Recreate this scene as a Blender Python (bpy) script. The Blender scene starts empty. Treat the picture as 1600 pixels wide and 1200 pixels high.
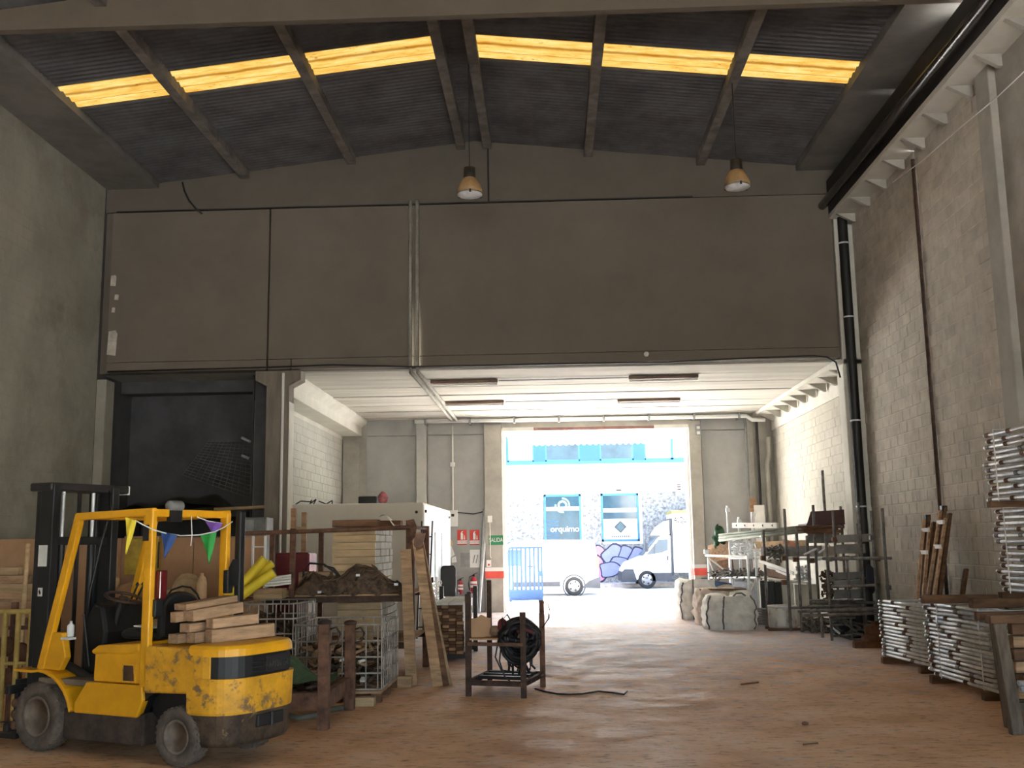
import bpy, bmesh, math, random
from mathutils import Vector, Matrix
import numpy as np
random.seed(7)
R = math.radians
sc = bpy.context.scene
COL = sc.collection

# ------------------------------------------------------------------ camera, sky, sun, exposure
FPX = 1600.0
CAM = Vector((0, 0, 1.8))
_yaw, _pit, _rol = R(-2.0246), R(8.9025), R(0.877)
_f = Vector((math.sin(_yaw)*math.cos(_pit), math.cos(_yaw)*math.cos(_pit), math.sin(_pit)))
_r = Vector((math.cos(_yaw), -math.sin(_yaw), 0))
_u = _r.cross(_f)
_r2 = math.cos(_rol)*_r - math.sin(_rol)*_u
_u2 = math.sin(_rol)*_r + math.cos(_rol)*_u
cam_d = bpy.data.cameras.new('camera')
cam_d.sensor_width = 36.0
cam_d.lens = 36.0*FPX/1600.0
cam_d.clip_end = 400
cam = bpy.data.objects.new('camera', cam_d)
COL.objects.link(cam)
m = Matrix((_r2, _u2, -_f)).transposed().to_4x4()
m.translation = CAM
cam.matrix_world = m
sc.camera = cam

world = bpy.data.worlds.new('sky')
sc.world = world
world.use_nodes = True
wn = world.node_tree
sky = wn.nodes.new('ShaderNodeTexSky')
sky.sky_type = 'NISHITA'
sky.sun_disc = False
sky.sun_elevation = R(56)
sky.sun_rotation = R(-40)
wn.nodes['Background'].inputs[1].default_value = 0.30
wn.links.new(sky.outputs[0], wn.nodes['Background'].inputs[0])

sun_d = bpy.data.lights.new('sun', 'SUN')
sun_d.energy = 34.0
sun_d.angle = R(0.6)
sun_d.color = (1.0, 0.97, 0.92)
sun = bpy.data.objects.new('sun', sun_d)
COL.objects.link(sun)
sun.rotation_euler = Vector((-0.34, 0.42, 0.84)).to_track_quat('Z', 'Y').to_euler()
sun.location = (-10, 20, 30)

vs = sc.view_settings
vs.view_transform = 'Standard'
vs.look = 'None'
vs.gamma = 1.0
vs.use_curve_mapping = False
vs.exposure = 2.5
sc.cycles.max_bounces = 10
sc.cycles.diffuse_bounces = 7
sc.cycles.glossy_bounces = 4
sc.cycles.sample_clamp_indirect = 8.0

# ------------------------------------------------------------------ helpers
def at(px, py, Y):
    d = _r2*((px-800)/FPX) - _u2*((py-600)/FPX) + _f
    return CAM + d*((Y-CAM.y)/d.y)

def atx(px, py, X):
    d = _r2*((px-800)/FPX) - _u2*((py-600)/FPX) + _f
    return CAM + d*((X-CAM.x)/d.x)

def fl(px, py, z=0.0):
    d = _r2*((px-800)/FPX) - _u2*((py-600)/FPX) + _f
    return CAM + d*((z-CAM.z)/d.z)

MATS = {}
def mat(name, col, rough=0.7, metal=0.0, var=0.25, scale=4.0, bump=0.0, bscale=40.0, col2=None, spots=None,
        emit=None, rand=0.0, coat=0.0, stretch=None):
    if name in MATS:
        return MATS[name]
    m = bpy.data.materials.new(name)
    m.use_nodes = True
    nt = m.node_tree
    b = nt.nodes['Principled BSDF']
    b.inputs['Roughness'].default_value = rough
    b.inputs['Metallic'].default_value = metal
    if coat:
        b.inputs['Coat Weight'].default_value = coat
    tc = nt.nodes.new('ShaderNodeTexCoord')
    src = tc.outputs['Object']
    if rand and not stretch:
        src = nt.nodes.new('ShaderNodeNewGeometry').outputs['Position']
    elif rand:
        oi0 = nt.nodes.new('ShaderNodeObjectInfo')
        sc0 = nt.nodes.new('ShaderNodeVectorMath')
        sc0.operation = 'SCALE'
        sc0.inputs[0].default_value = (37.0, 53.0, 71.0)
        nt.links.new(oi0.outputs['Random'], sc0.inputs['Scale'])
        ad0 = nt.nodes.new('ShaderNodeVectorMath')
        ad0.operation = 'ADD'
        nt.links.new(src, ad0.inputs[0])
        nt.links.new(sc0.outputs[0], ad0.inputs[1])
        src = ad0.outputs[0]
    if stretch:
        mp = nt.nodes.new('ShaderNodeMapping')
        mp.inputs['Scale'].default_value = stretch
        nt.links.new(src, mp.inputs[0])
        src = mp.outputs[0]
    n = nt.nodes.new('ShaderNodeTexNoise')
    n.inputs['Scale'].default_value = scale
    n.inputs['Detail'].default_value = 6
    n.inputs['Roughness'].default_value = 0.65
    nt.links.new(src, n.inputs['Vector'])
    rp = nt.nodes.new('ShaderNodeValToRGB')
    c2 = col2 or tuple(c*(1-var*1.6) for c in col)
    rp.color_ramp.elements[0].position = 0.35
    rp.color_ramp.elements[0].color = (*c2, 1)
    rp.color_ramp.elements[1].position = 0.62
    rp.color_ramp.elements[1].color = (*col, 1)
    nt.links.new(n.outputs[0], rp.inputs[0])
    out = rp.outputs[0]
    if spots:
        sc_, lo, hi, scol = spots
        n2 = nt.nodes.new('ShaderNodeTexNoise')
        n2.inputs['Scale'].default_value = sc_
        n2.inputs['Detail'].default_value = 8
        n2.inputs['Roughness'].default_value = 0.7
        nt.links.new(src, n2.inputs['Vector'])
        r2 = nt.nodes.new('ShaderNodeValToRGB')
        r2.color_ramp.elements[0].position = lo
        r2.color_ramp.elements[0].color = (0, 0, 0, 1)
        r2.color_ramp.elements[1].position = hi
        r2.color_ramp.elements[1].color = (1, 1, 1, 1)
        nt.links.new(n2.outputs[0], r2.inputs[0])
        mx = nt.nodes.new('ShaderNodeMixRGB')
        nt.links.new(r2.outputs[0], mx.inputs[0])
        nt.links.new(out, mx.inputs[1])
        mx.inputs[2].default_value = (*scol, 1)
        out = mx.outputs[0]
    if rand:
        oi = nt.nodes.new('ShaderNodeObjectInfo')
        mr = nt.nodes.new('ShaderNodeMapRange')
        mr.inputs[3].default_value = 1-rand
        mr.inputs[4].default_value = 1+rand
        nt.links.new(oi.outputs['Random'], mr.inputs[0])
        mv = nt.nodes.new('ShaderNodeVectorMath')
        mv.operation = 'SCALE'
        nt.links.new(out, mv.inputs[0])
        nt.links.new(mr.outputs[0], mv.inputs['Scale'])
        out = mv.outputs[0]
    nt.links.new(out, b.inputs['Base Color'])
    if emit:
        nt.links.new(out, b.inputs['Emission Color'])
        b.inputs['Emission Strength'].default_value = emit
    if bump:
        n3 = nt.nodes.new('ShaderNodeTexNoise')
        n3.inputs['Scale'].default_value = bscale
        n3.inputs['Detail'].default_value = 8
        nt.links.new(src, n3.inputs['Vector'])
        bp = nt.nodes.new('ShaderNodeBump')
        bp.inputs['Strength'].default_value = bump
        bp.inputs['Distance'].default_value = 0.02
        nt.links.new(n3.outputs[0], bp.inputs['Height'])
        nt.links.new(bp.outputs[0], b.inputs['Normal'])
    MATS[name] = m
    return m

class MB:
    def __init__(s):
        s.v, s.f, s.sm = [], [], []
    def add(s, vs_, fs, smooth=False):
        o = len(s.v)
        s.v += [tuple(p) for p in vs_]
        s.f += [tuple(i+o for i in f) for f in fs]
        s.sm += [smooth]*len(fs)
        return s
    def box(s, x0, x1, y0, y1, z0, z1):
        v = [(x, y, z) for z in (z0, z1) for y in (y0, y1) for x in (x0, x1)]
        return s.add(v, [(0, 2, 3, 1), (4, 5, 7, 6), (0, 1, 5, 4), (2, 6, 7, 3), (0, 4, 6, 2), (1, 3, 7, 5)])
    def beam(s, p0, p1, w, h, up=(0, 0, 1)):
        p0, p1 = Vector(p0), Vector(p1)
        d = (p1-p0).normalized()
        upv = Vector(up)
        if abs(d.dot(upv)) > 0.98:
            upv = Vector((0, 1, 0))
        a = d.cross(upv).normalized()
        b = a.cross(d).normalized()
        v = [p + a*sx*w/2 + b*sy*h/2 for p in (p0, p1) for sx, sy in ((-1, -1), (1, -1), (1, 1), (-1, 1))]
        return s.add(v, [(3, 2, 1, 0), (4, 5, 6, 7), (0, 1, 5, 4), (1, 2, 6, 5), (2, 3, 7, 6), (3, 0, 4, 7)])
    def tube(s, p0, p1, r, n=8, r2=None, caps=True):
        p0, p1 = Vector(p0), Vector(p1)
        d = (p1-p0)
        if d.length < 1e-6:
            return s
        d.normalize()
        u = Vector((0, 0, 1)) if abs(d.z) < 0.9 else Vector((1, 0, 0))
        a = d.cross(u).normalized()
        b = d.cross(a).normalized()
        r2 = r if r2 is None else r2
        v = []
        for p, rr in ((p0, r), (p1, r2)):
            for i in range(n):
                t = 2*math.pi*i/n
                v.append(p + a*math.cos(t)*rr + b*math.sin(t)*rr)
        fs = [(i, (i+1) % n, n+(i+1) % n, n+i) for i in range(n)]
        s.add(v, fs, True)
        if caps:
            s.add(v[:n], [tuple(range(n))[::-1]])
            s.add(v[n:], [tuple(range(n))])
        return s
    def pipe_end(s, p0, p1, r, wall, n=10):          # hollow tube
        p0, p1 = Vector(p0), Vector(p1)
        d = (p1-p0).normalized()
        u = Vector((0, 0, 1)) if abs(d.z) < 0.9 else Vector((1, 0, 0))
        a = d.cross(u).normalized()
        b = d.cross(a).normalized()
        v = []
        for p, rr in ((p0, r), (p1, r), (p1, r-wall), (p0, r-wall)):
            for i in range(n):
                t = 2*math.pi*i/n
                v.append(p + a*math.cos(t)*rr + b*math.sin(t)*rr)
        fs = []
        for k in range(4):
            k2 = (k+1) % 4
            fs += [(k*n+i, k*n+(i+1) % n, k2*n+(i+1) % n, k2*n+i) for i in range(n)]
        return s.add(v, fs, True)
    def path(s, pts, r, n=6):
        pts = [Vector(p) for p in pts]
        v = []
        for k, p in enumerate(pts):
            d = (pts[min(k+1, len(pts)-1)] - pts[max(k-1, 0)]).normalized()
            u = Vector((0, 0, 1)) if abs(d.z) < 0.9 else Vector((1, 0, 0))
            a = d.cross(u).normalized()
            b = d.cross(a).normalized()
            for i in range(n):
                t = 2*math.pi*i/n
                v.append(p + a*math.cos(t)*r + b*math.sin(t)*r)
        fs = []
        for k in range(len(pts)-1):
            fs += [(k*n+i, k*n+(i+1) % n, (k+1)*n+(i+1) % n, (k+1)*n+i) for i in range(n)]
        fs += [tuple(range(n))[::-1], tuple(range((len(pts)-1)*n, len(pts)*n))]
        return s.add(v, fs, True)
    def lathe(s, prof, o=(0, 0, 0), axis='z', n=24, smooth=True, closed=False):
        v = []
        for r, h in prof:
            for i in range(n):
                t = 2*math.pi*i/n
                c, q = r*math.cos(t), r*math.sin(t)
                p = {'z': (c, q, h), 'y': (c, h, q), 'x': (h, c, q)}[axis]
                v.append((p[0]+o[0], p[1]+o[1], p[2]+o[2]))
        fs = []
        m_ = len(prof)
        for k in range(m_ if closed else m_-1):
            k2 = (k+1) % m_
            fs += [(k*n+i, k*n+(i+1) % n, k2*n+(i+1) % n, k2*n+i) for i in range(n)]
        if not closed:
            fs += [tuple(range(n))[::-1], tuple(range((m_-1)*n, m_*n))]
        return s.add(v, fs, smooth)
    def prism(s, poly, axis, d0, d1):                # polygon extruded along an axis
        n = len(poly)
        v = []
        for d in (d0, d1):
            for a, b in poly:
                v.append({'x': (d, a, b), 'y': (a, d, b), 'z': (a, b, d)}[axis])
        fs = [tuple(range(n))[::-1], tuple(range(n, 2*n))]
        fs += [(i, (i+1) % n, n+(i+1) % n, n+i) for i in range(n)]
        return s.add(v, fs)
    def loft(s, rings, smooth=True, cap=True):
        n = len(rings[0])
        v = [p for r in rings for p in r]
        fs = []
        for k in range(len(rings)-1):
            fs += [(k*n+i, k*n+(i+1) % n, (k+1)*n+(i+1) % n, (k+1)*n+i) for i in range(n)]
        s.add(v, fs, smooth)
        if cap:
            s.add(rings[0], [tuple(range(n))[::-1]])
            s.add(rings[-1], [tuple(range(n))])
        return s
    def grid(s, fn, nu, nv, smooth=True):
        v = [fn(i/nu, j/nv) for j in range(nv+1) for i in range(nu+1)]
        w = nu+1
        fs = [(j*w+i, j*w+i+1, (j+1)*w+i+1, (j+1)*w+i) for j in range(nv) for i in range(nu)]
        return s.add(v, fs, smooth)
    def blob(s, c, rx, ry, rz, seed=0, amp=0.25, nu=14, nv=9, zmin=None):
        rnd = random.Random(seed)
        ph = [(rnd.uniform(1, 4), rnd.uniform(1, 4), rnd.uniform(0, 6.28), rnd.uniform(0, 6.28)) for _ in range(5)]
        rings = []
        for j in range(nv+1):
            t = math.pi*(j+0.02)/(nv+0.04)
            ring = []
            for i in range(nu):
                a = 2*math.pi*i/nu
                k = 1+amp*sum(math.sin(round(p[0])*a+p[2])*math.sin(p[1]*t+p[3]) for p in ph)/2.5
                z = c[2]+rz*k*math.cos(t)
                if zmin is not None:
                    z = max(z, zmin)
                ring.append((c[0]+rx*k*math.sin(t)*math.cos(a), c[1]+ry*k*math.sin(t)*math.sin(a), z))
            rings.append(ring)
        return s.loft(rings)
    def mesh(s, name):
        me = bpy.data.meshes.new(name)
        me.from_pydata(s.v, [], s.f)
        me.update()
        bm = bmesh.new()
        bm.from_mesh(me)
        bmesh.ops.recalc_face_normals(bm, faces=bm.faces)
        bm.to_mesh(me)
        bm.free()
        me.polygons.foreach_set('use_smooth', s.sm)
        return me

def obj(name, mb, m, parent=None, loc=None, bevel=0, kind=None, label=None, rot=None):
    me = mb.mesh(name) if isinstance(mb, MB) else mb
    if m is not None and not me.materials:
        me.materials.append(m)
    o = bpy.data.objects.new(name, me)
    COL.objects.link(o)
    if m is not None and me.materials[0] != m:      # a shared mesh that wears another material here
        o.material_slots[0].link = 'OBJECT'
        o.material_slots[0].material = m
    if parent is not None:
        o.parent = parent
    if loc is not None:
        o.location = loc
    if rot is not None:
        o.rotation_euler = rot
    if bevel:
        b = o.modifiers.new('bevel', 'BEVEL')
        b.width = bevel
        b.segments = 2
        b.limit_method = 'ANGLE'
    if kind:
        o['kind'] = kind
    if label:
        o['label'] = label
    return o

def tag(o, label, cat, group=None):
    o['label'] = label
    o['category'] = cat
    if group:
        o['group'] = group
    return o

def thing(name, label, cat, loc=(0, 0, 0), rz=0, group=None):
    o = bpy.data.objects.new(name, None)
    o.empty_display_size = 0.1
    COL.objects.link(o)
    o.location = loc
    o.rotation_euler = (0, 0, rz)
    return tag(o, label, cat, group)

def single(name, mb, m, label, cat, group=None, loc=None, rot=None, bevel=0):
    return tag(obj(name, mb, m, None, loc, bevel, rot=rot), label, cat, group)

def struct(name, mb, m, bevel=0):
    return obj(name, mb, m, bevel=bevel, kind='structure')

def copy_tree(o, parent=None):
    c = o.copy()
    COL.objects.link(c)
    if parent is not None:
        c.parent = parent
    for ch in [x for x in o.children]:
        copy_tree(ch, c)
    return c

def text(name, s, m, parent, loc, rot, size, ext=0.003, align='CENTER', label=None, sx=1.0, bold=0.0):
    cu = bpy.data.curves.new(name, 'FONT')
    cu.body = s
    cu.size = size
    cu.extrude = ext
    cu.offset = bold
    cu.align_x = align
    cu.align_y = 'CENTER'
    cu.materials.append(m)
    t = bpy.data.objects.new(name, cu)
    COL.objects.link(t)
    dg = bpy.context.evaluated_depsgraph_get()
    me = bpy.data.meshes.new_from_object(t.evaluated_get(dg))
    me.name = name
    bpy.data.objects.remove(t)
    o = bpy.data.objects.new(name, me)
    COL.objects.link(o)
    o.parent = parent
    o.location = loc
    o.rotation_euler = rot
    o.scale = (sx, 1, 1)
    if label:
        o['label'] = label
    return o

# ------------------------------------------------------------------ materials
M_block = mat('concrete_block', (0.57, 0.53, 0.45), 0.92, var=0.14, scale=3.0, bump=0.35, bscale=60, rand=0.08)
M_mortar = mat('mortar', (0.62, 0.59, 0.52), 0.95, var=0.15, scale=8, bump=0.3)
M_conc = mat('cast_concrete', (0.42, 0.40, 0.35), 0.9, var=0.15, scale=1.6, bump=0.12, bscale=25,
             spots=(3.0, 0.6, 0.8, (0.30, 0.27, 0.22)))
M_panel = mat('facade_panel', (0.175, 0.151, 0.120), 0.88, var=0.10, scale=0.7, bump=0.06, bscale=30)
M_paint = mat('pale_painted_concrete', (0.50, 0.50, 0.47), 0.85, var=0.10, scale=1.2, bump=0.05, bscale=30)
M_ceil = mat('formed_concrete_ceiling', (0.56, 0.545, 0.48), 0.9, var=0.16, scale=1.2, bump=0.15, bscale=18, stretch=(0.25, 2.5, 1))
M_whitec = mat('white_painted_beam', (0.66, 0.65, 0.58), 0.8, var=0.08, scale=2.0, bump=0.05)
M_roof = mat('fibre_cement_sheet', (0.14, 0.14, 0.145), 0.9, var=0.25, scale=1.4)
M_purlin = mat('grey_purlin', (0.26, 0.24, 0.215), 0.9, var=0.3, scale=2.5, bump=0.1)
M_dark = mat('dark_steel', (0.035, 0.032, 0.032), 0.5, 0.3, var=0.2)
M_black = mat('black_plastic', (0.012, 0.012, 0.013), 0.5, var=0.2)
M_rub = mat('dusty_rubber', (0.145, 0.110, 0.085), 0.95, var=0.3, scale=9, bump=0.25, bscale=50)
M_tyre = mat('black_tyre', (0.012, 0.012, 0.013), 0.9, var=0.2)
M_yel = mat('worn_yellow_paint', (0.86, 0.405, 0.010), 0.42, var=0.12, scale=3, spots=(7, 0.66, 0.76, (0.30, 0.15, 0.05)))
M_yelw = mat('scraped_yellow_paint', (0.84, 0.41, 0.022), 0.5, var=0.2, scale=4, spots=(6, 0.52, 0.60, (0.23, 0.13, 0.06)))
M_scrape = mat('bare_scraped_iron', (0.10, 0.062, 0.036), 0.75, 0.2, var=0.4, scale=8, bump=0.3, bscale=25, spots=(9, 0.62, 0.72, (0.34, 0.22, 0.10)))
M_rust = mat('rusty_steel', (0.19, 0.092, 0.055), 0.85, 0.15, var=0.4, scale=7, bump=0.2)
M_rustd = mat('dark_rusty_steel', (0.09, 0.05, 0.035), 0.85, 0.2, var=0.4, scale=7, bump=0.2)
M_galv = mat('galvanised_tube', (0.66, 0.67, 0.69), 0.45, 0.3, var=0.2, scale=10, spots=(14, 0.60, 0.72, (0.25, 0.16, 0.11)), rand=0.12)
M_galvd = mat('dull_scaffold_tube', (0.22, 0.20, 0.185), 0.6, 0.4, var=0.35, scale=8, spots=(9, 0.58, 0.7, (0.17, 0.10, 0.07)), rand=0.15)
M_galvb = mat('bright_zinc', (0.78, 0.80, 0.82), 0.4, 0.3, var=0.12, scale=12)
M_wood = mat('weathered_timber', (0.50, 0.31, 0.175), 0.85, var=0.3, scale=3.0, bump=0.25, bscale=30, stretch=(1, 6, 6), rand=0.18)
M_woodp = mat('pale_timber', (0.52, 0.36, 0.20), 0.8, var=0.2, scale=3.0, bump=0.15, stretch=(1, 6, 6), rand=0.15)
M_woodd = mat('dark_brown_timber', (0.20, 0.10, 0.05), 0.85, var=0.35, scale=3.0, bump=0.2, stretch=(1, 5, 5), rand=0.18)
M_woodw = mat('whitewashed_timber', (0.80, 0.79, 0.74), 0.85, var=0.12, scale=4, rand=0.08)
M_ply = mat('brown_hardboard', (0.50, 0.29, 0.16), 0.85, var=0.15, scale=1.5)
M_bag = mat('woven_white_sack', (0.88, 0.86, 0.81), 0.9, var=0.15, scale=5, bump=0.35, bscale=9)
M_bagd = mat('dusty_beige_sack', (0.68, 0.58, 0.50), 0.9, var=0.2, scale=5, bump=0.35, bscale=9)
M_white = mat('white_paint', (0.78, 0.78, 0.76), 0.6, var=0.05)
M_cream = mat('cream_panel', (0.70, 0.65, 0.56), 0.7, var=0.06, scale=1)
M_red = mat('red_paint', (0.62, 0.045, 0.03), 0.5, var=0.1)
M_redband = mat('red_band_paint', (0.78, 0.10, 0.07), 0.6, var=0.12)
M_green = mat('sign_green', (0.02, 0.22, 0.09), 0.5, var=0.05)
M_greent = mat('green_tarpaulin', (0.075, 0.135, 0.07), 0.8, var=0.3, scale=5, bump=0.3, bscale=12, spots=(6, 0.6, 0.72, (0.28, 0.21, 0.14)))
M_tarp = mat('black_tarpaulin', (0.035, 0.033, 0.033), 0.45, var=0.25, scale=2, bump=0.4, bscale=5)
M_grey = mat('grey_sheet_metal', (0.30, 0.31, 0.31), 0.55, 0.4, var=0.2)
M_blue = mat('blue_metal_paint', (0.0004, 0.024, 0.085), 0.75, var=0.08)
M_foam = mat('yellow_foam', (0.85, 0.64, 0.03), 0.6, var=0.1)
M_junk = mat('rusty_scrap', (0.13, 0.075, 0.045), 0.9, 0.1, var=0.5, scale=12, bump=0.4, rand=0.3)
# ------------------------------------------------------------------ setting
XL, XR, YF, YB, YN = -9.06, 6.15, 20.0, 28.4, -8.0
def roof_z(x):
    return 9.98 - 0.11*abs(x+1.42)

M_asph = mat('pale_street_concrete', (0.60, 0.58, 0.55), 0.9, var=0.06, scale=0.6)
# floor material: dusty screed, with sky sheen near the door painted in
mf = bpy.data.materials.new('dusty_screed_door_sheen')
mf.use_nodes = True
nt = mf.node_tree
bs = nt.nodes['Principled BSDF']
tc = nt.nodes.new('ShaderNodeTexCoord')
def nnoise(scale, detail=8, rough=0.65, stretch=None):
    n = nt.nodes.new('ShaderNodeTexNoise')
    n.inputs['Scale'].default_value = scale
    n.inputs['Detail'].default_value = detail
    n.inputs['Roughness'].default_value = rough
    s = tc.outputs['Object']
    if stretch:
        mp = nt.nodes.new('ShaderNodeMapping')
        mp.inputs['Scale'].default_value = stretch
        nt.links.new(s, mp.inputs[0])
        s = mp.outputs[0]
    nt.links.new(s, n.inputs['Vector'])
    return n.outputs[0]
def nramp(src, stops):
    r = nt.nodes.new('ShaderNodeValToRGB')
    el = r.color_ramp.elements
    while len(el) < len(stops):
        el.new(0.5)
    for e, (p, c) in zip(el, stops):
        e.position = p
        e.color = (*c, 1)
    nt.links.new(src, r.inputs[0])
    return r.outputs[0]
def nmix(fac, a, b, mode='MIX'):
    x = nt.nodes.new('ShaderNodeMixRGB')
    x.blend_type = mode
    if isinstance(fac, float):
        x.inputs[0].default_value = fac
    else:
        nt.links.new(fac, x.inputs[0])
    nt.links.new(a, x.inputs[1])
    nt.links.new(b, x.inputs[2])
    return x.outputs[0]
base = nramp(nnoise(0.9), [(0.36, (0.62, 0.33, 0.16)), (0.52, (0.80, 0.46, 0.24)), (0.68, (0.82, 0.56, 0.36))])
pale = nramp(nnoise(1.3, stretch=(1, 0.5, 1)), [(0.36, (0.33, 0.35, 0.41)), (0.6, (0.41, 0.475, 0.61))])  # bluish sky reflection from the door, put into the colour
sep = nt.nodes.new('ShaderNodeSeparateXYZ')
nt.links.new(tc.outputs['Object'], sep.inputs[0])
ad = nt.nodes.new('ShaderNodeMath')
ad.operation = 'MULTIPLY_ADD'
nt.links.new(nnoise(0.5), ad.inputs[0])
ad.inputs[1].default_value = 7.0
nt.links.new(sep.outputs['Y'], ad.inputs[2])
mr = nt.nodes.new('ShaderNodeMapRange')  # painted sheen grows with depth, towards the door
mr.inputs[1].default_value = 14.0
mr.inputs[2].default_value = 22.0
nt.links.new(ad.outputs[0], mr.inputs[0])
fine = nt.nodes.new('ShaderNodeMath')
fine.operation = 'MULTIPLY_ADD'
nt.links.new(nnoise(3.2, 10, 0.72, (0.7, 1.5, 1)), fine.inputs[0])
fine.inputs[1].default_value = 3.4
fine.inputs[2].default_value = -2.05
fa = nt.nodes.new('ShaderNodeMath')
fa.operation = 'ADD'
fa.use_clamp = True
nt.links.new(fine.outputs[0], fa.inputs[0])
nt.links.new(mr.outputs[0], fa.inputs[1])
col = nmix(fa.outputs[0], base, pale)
patch = nramp(nnoise(2.2, stretch=(0.6, 1.6, 1)), [(0.6, (0, 0, 0)), (0.72, (1, 1, 1))])
pc = nt.nodes.new('ShaderNodeRGB')
pc.outputs[0].default_value = (0.66, 0.58, 0.52, 1)
pm = nt.nodes.new('ShaderNodeMath')
pm.operation = 'MULTIPLY'
nt.links.new(patch, pm.inputs[0])
pm.inputs[1].default_value = 0.55
col = nmix(pm.outputs[0], col, pc.outputs[0])
crk = nramp(nnoise(6, 10, 0.75, (1, 2.2, 1)), [(0.38, (0.36, 0.30, 0.27)), (0.47, (1, 1, 1))])
col = nmix(0.8, col, crk, 'MULTIPLY')
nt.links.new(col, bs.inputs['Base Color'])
rr = nramp(nnoise(1.7), [(0.4, (0.52,)*3), (0.65, (0.80,)*3)])
nt.links.new(rr, bs.inputs['Roughness'])
bp = nt.nodes.new('ShaderNodeBump')
bp.inputs['Strength'].default_value = 0.5
bp.inputs['Distance'].default_value = 0.04
nt.links.new(nnoise(7, 10, 0.7, (1, 1.6, 1)), bp.inputs['Height'])
nt.links.new(bp.outputs[0], bs.inputs['Normal'])
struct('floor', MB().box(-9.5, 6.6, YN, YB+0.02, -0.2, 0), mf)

struct('ground', MB().box(-40, 45, YB+0.02, 44.2, -0.3, -0.02), M_asph)
struct('kerb', MB().box(-40, 45, 43.2, 45.2, -0.3, 0.12), mat('kerb_stone', (0.5, 0.42, 0.38), 0.9))

def block_wall(name, X, Y0, Y1, z0, z1, face, nparts, L=0.36, H=0.2, zsplit=None, seed=1, gap=0.006, mm=None, mj=None, dep=0.018, drips=0):
    """concrete block wall in the plane x = X whose visible side looks along face (-1 or +1)"""
    rnd = random.Random(seed)
    w = struct(name, MB().box(min(X-face*dep, X-face*0.25), max(X-face*dep, X-face*0.25), Y0, Y1, z0, z1), mj or M_mortar)
    mm = mm or M_block
    cells = []
    nz = int(round((z1-z0)/H))
    for k in range(nz):
        a = Y0 + (0 if k % 2 else -L/2)
        while a < Y1-0.02:
            b0, b1 = max(a, Y0)+gap, min(a+L, Y1)-gap
            if b1-b0 > 0.04:
                cells.append((b0, b1, z0+k*H+gap, z0+(k+1)*H-gap))
            a += L
    def key(c):
        zc = (c[2]+c[3])/2
        return (1000 if (zsplit and zc < zsplit) else 0) + (c[0]+c[1])/2
    cells.sort(key=key)
    cache = {}
    rest = MB()
    for i, (b0, b1, c0, c1) in enumerate(cells):
        d = rnd.uniform(0, dep*0.5)
        if i < nparts:
            ln = round(b1-b0, 3)
            if ln not in cache:
                hx, hy, hz = 0.02, ln/2, (c1-c0)/2
                e = 0.006
                mb = MB()
                v = [(-0.02*face, sy*hy, sz*hz) for sy, sz in ((-1, -1), (1, -1), (1, 1), (-1, 1))]
                v += [(-0.004*face, sy*hy, sz*hz) for sy, sz in ((-1, -1), (1, -1), (1, 1), (-1, 1))]
                v += [(0, sy*(hy-e), sz*(hz-e)) for sy, sz in ((-1, -1), (1, -1), (1, 1), (-1, 1))]
                f = [(8, 9, 10, 11)]
                for o_ in (0, 4):
                    f += [(o_+i2, o_+(i2+1) % 4, o_+4+(i2+1) % 4, o_+4+i2) for i2 in range(4)]
                mb.add(v, f)
                cache[ln] = mb.mesh('brick')
                cache[ln].materials.append(mm)
            obj('brick', cache[ln], mm, w, loc=(X+face*d, (b0+b1)/2, (c0+c1)/2))
        else:
            rest.box(min(X-face*0.02, X+face*d), max(X-face*0.02, X+face*d), b0, b1, c0, c1)
    if drips:
        jt = MB()
        for k in range(1, nz):
            jt.box(min(X-face*dep, X-face*0.003), max(X-face*dep, X-face*0.003), Y0, Y1, z0+k*H-gap-0.002, z0+k*H+gap+0.002)
        obj('bed_joints', jt, M_mortar, w, kind='stuff')
        dr = MB()
        for k in range(drips):
            row = min(int(abs(rnd.gauss(0, 9))), nz-2)
            yy = Y0+L*(rnd.randint(1, int((Y1-Y0)/L)-1)+(0 if row % 2 == 0 else 0.5))
            zc = z0+(row+rnd.uniform(0.25, 0.7))*H
            hh, ww = rnd.uniform(0.05, 0.15), rnd.uniform(0.006, 0.016)
            dr.box(min(X-face*0.005, X+face*0.009), max(X-face*0.005, X+face*0.009), yy-ww, yy+ww, zc-hh/2, zc+hh/2)
        obj('mortar_drips', dr, mat('white_mortar_drip', (0.74, 0.73, 0.68), 0.9), w, kind='stuff')
    if rest.v:
        obj('brickwork', rest, mm, w, kind='stuff')
    return w

# right hand wall: plain bay by the camera, two bays of blocks, the bay under the low ceiling
struct('wall_right', MB().box(XR, XR+0.3, YN, 0.0, 0, 9.9).box(XR, XR+0.3, 5.2, 13.35, 0, 9.9).box(XR, XR+0.3, 0.0, 5.2, 3.1, 9.9), M_conc)   # unseen side opening, added to brighten the foreground
struct('ground.002', MB().box(6.6, 45, YN-0.02, YB+0.02, -0.3, -0.02), M_asph)  # unseen ground, added to bounce sun through the side opening
block_wall('wall_right.001', XR, 13.75, 16.40, 0, 9.2, -1, 300, zsplit=1.0, seed=3, drips=46)
block_wall('wall_right.002', XR, 16.46, 20.0, 0, 9.2, -1, 300, zsplit=2.0, seed=4, drips=40)
block_wall('wall_right.003', XR+0.03, 20.4, YB, 0, 4.8, -1, 0, seed=5, gap=0.005, mm=mat('pale_block', (0.54, 0.52, 0.45), 0.92, var=0.1, scale=1.5, bump=0.25), mj=mat('pale_mortar', (0.62, 0.60, 0.53), 0.9), dep=0.008)
struct('wall_right.004', MB().box(XR, XR+0.3, 20.0, YB, 4.8, 9.9).box(XR+0.02, XR+0.3, 13.35, 20.0, 9.2, 9.9), M_whitec)
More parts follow.
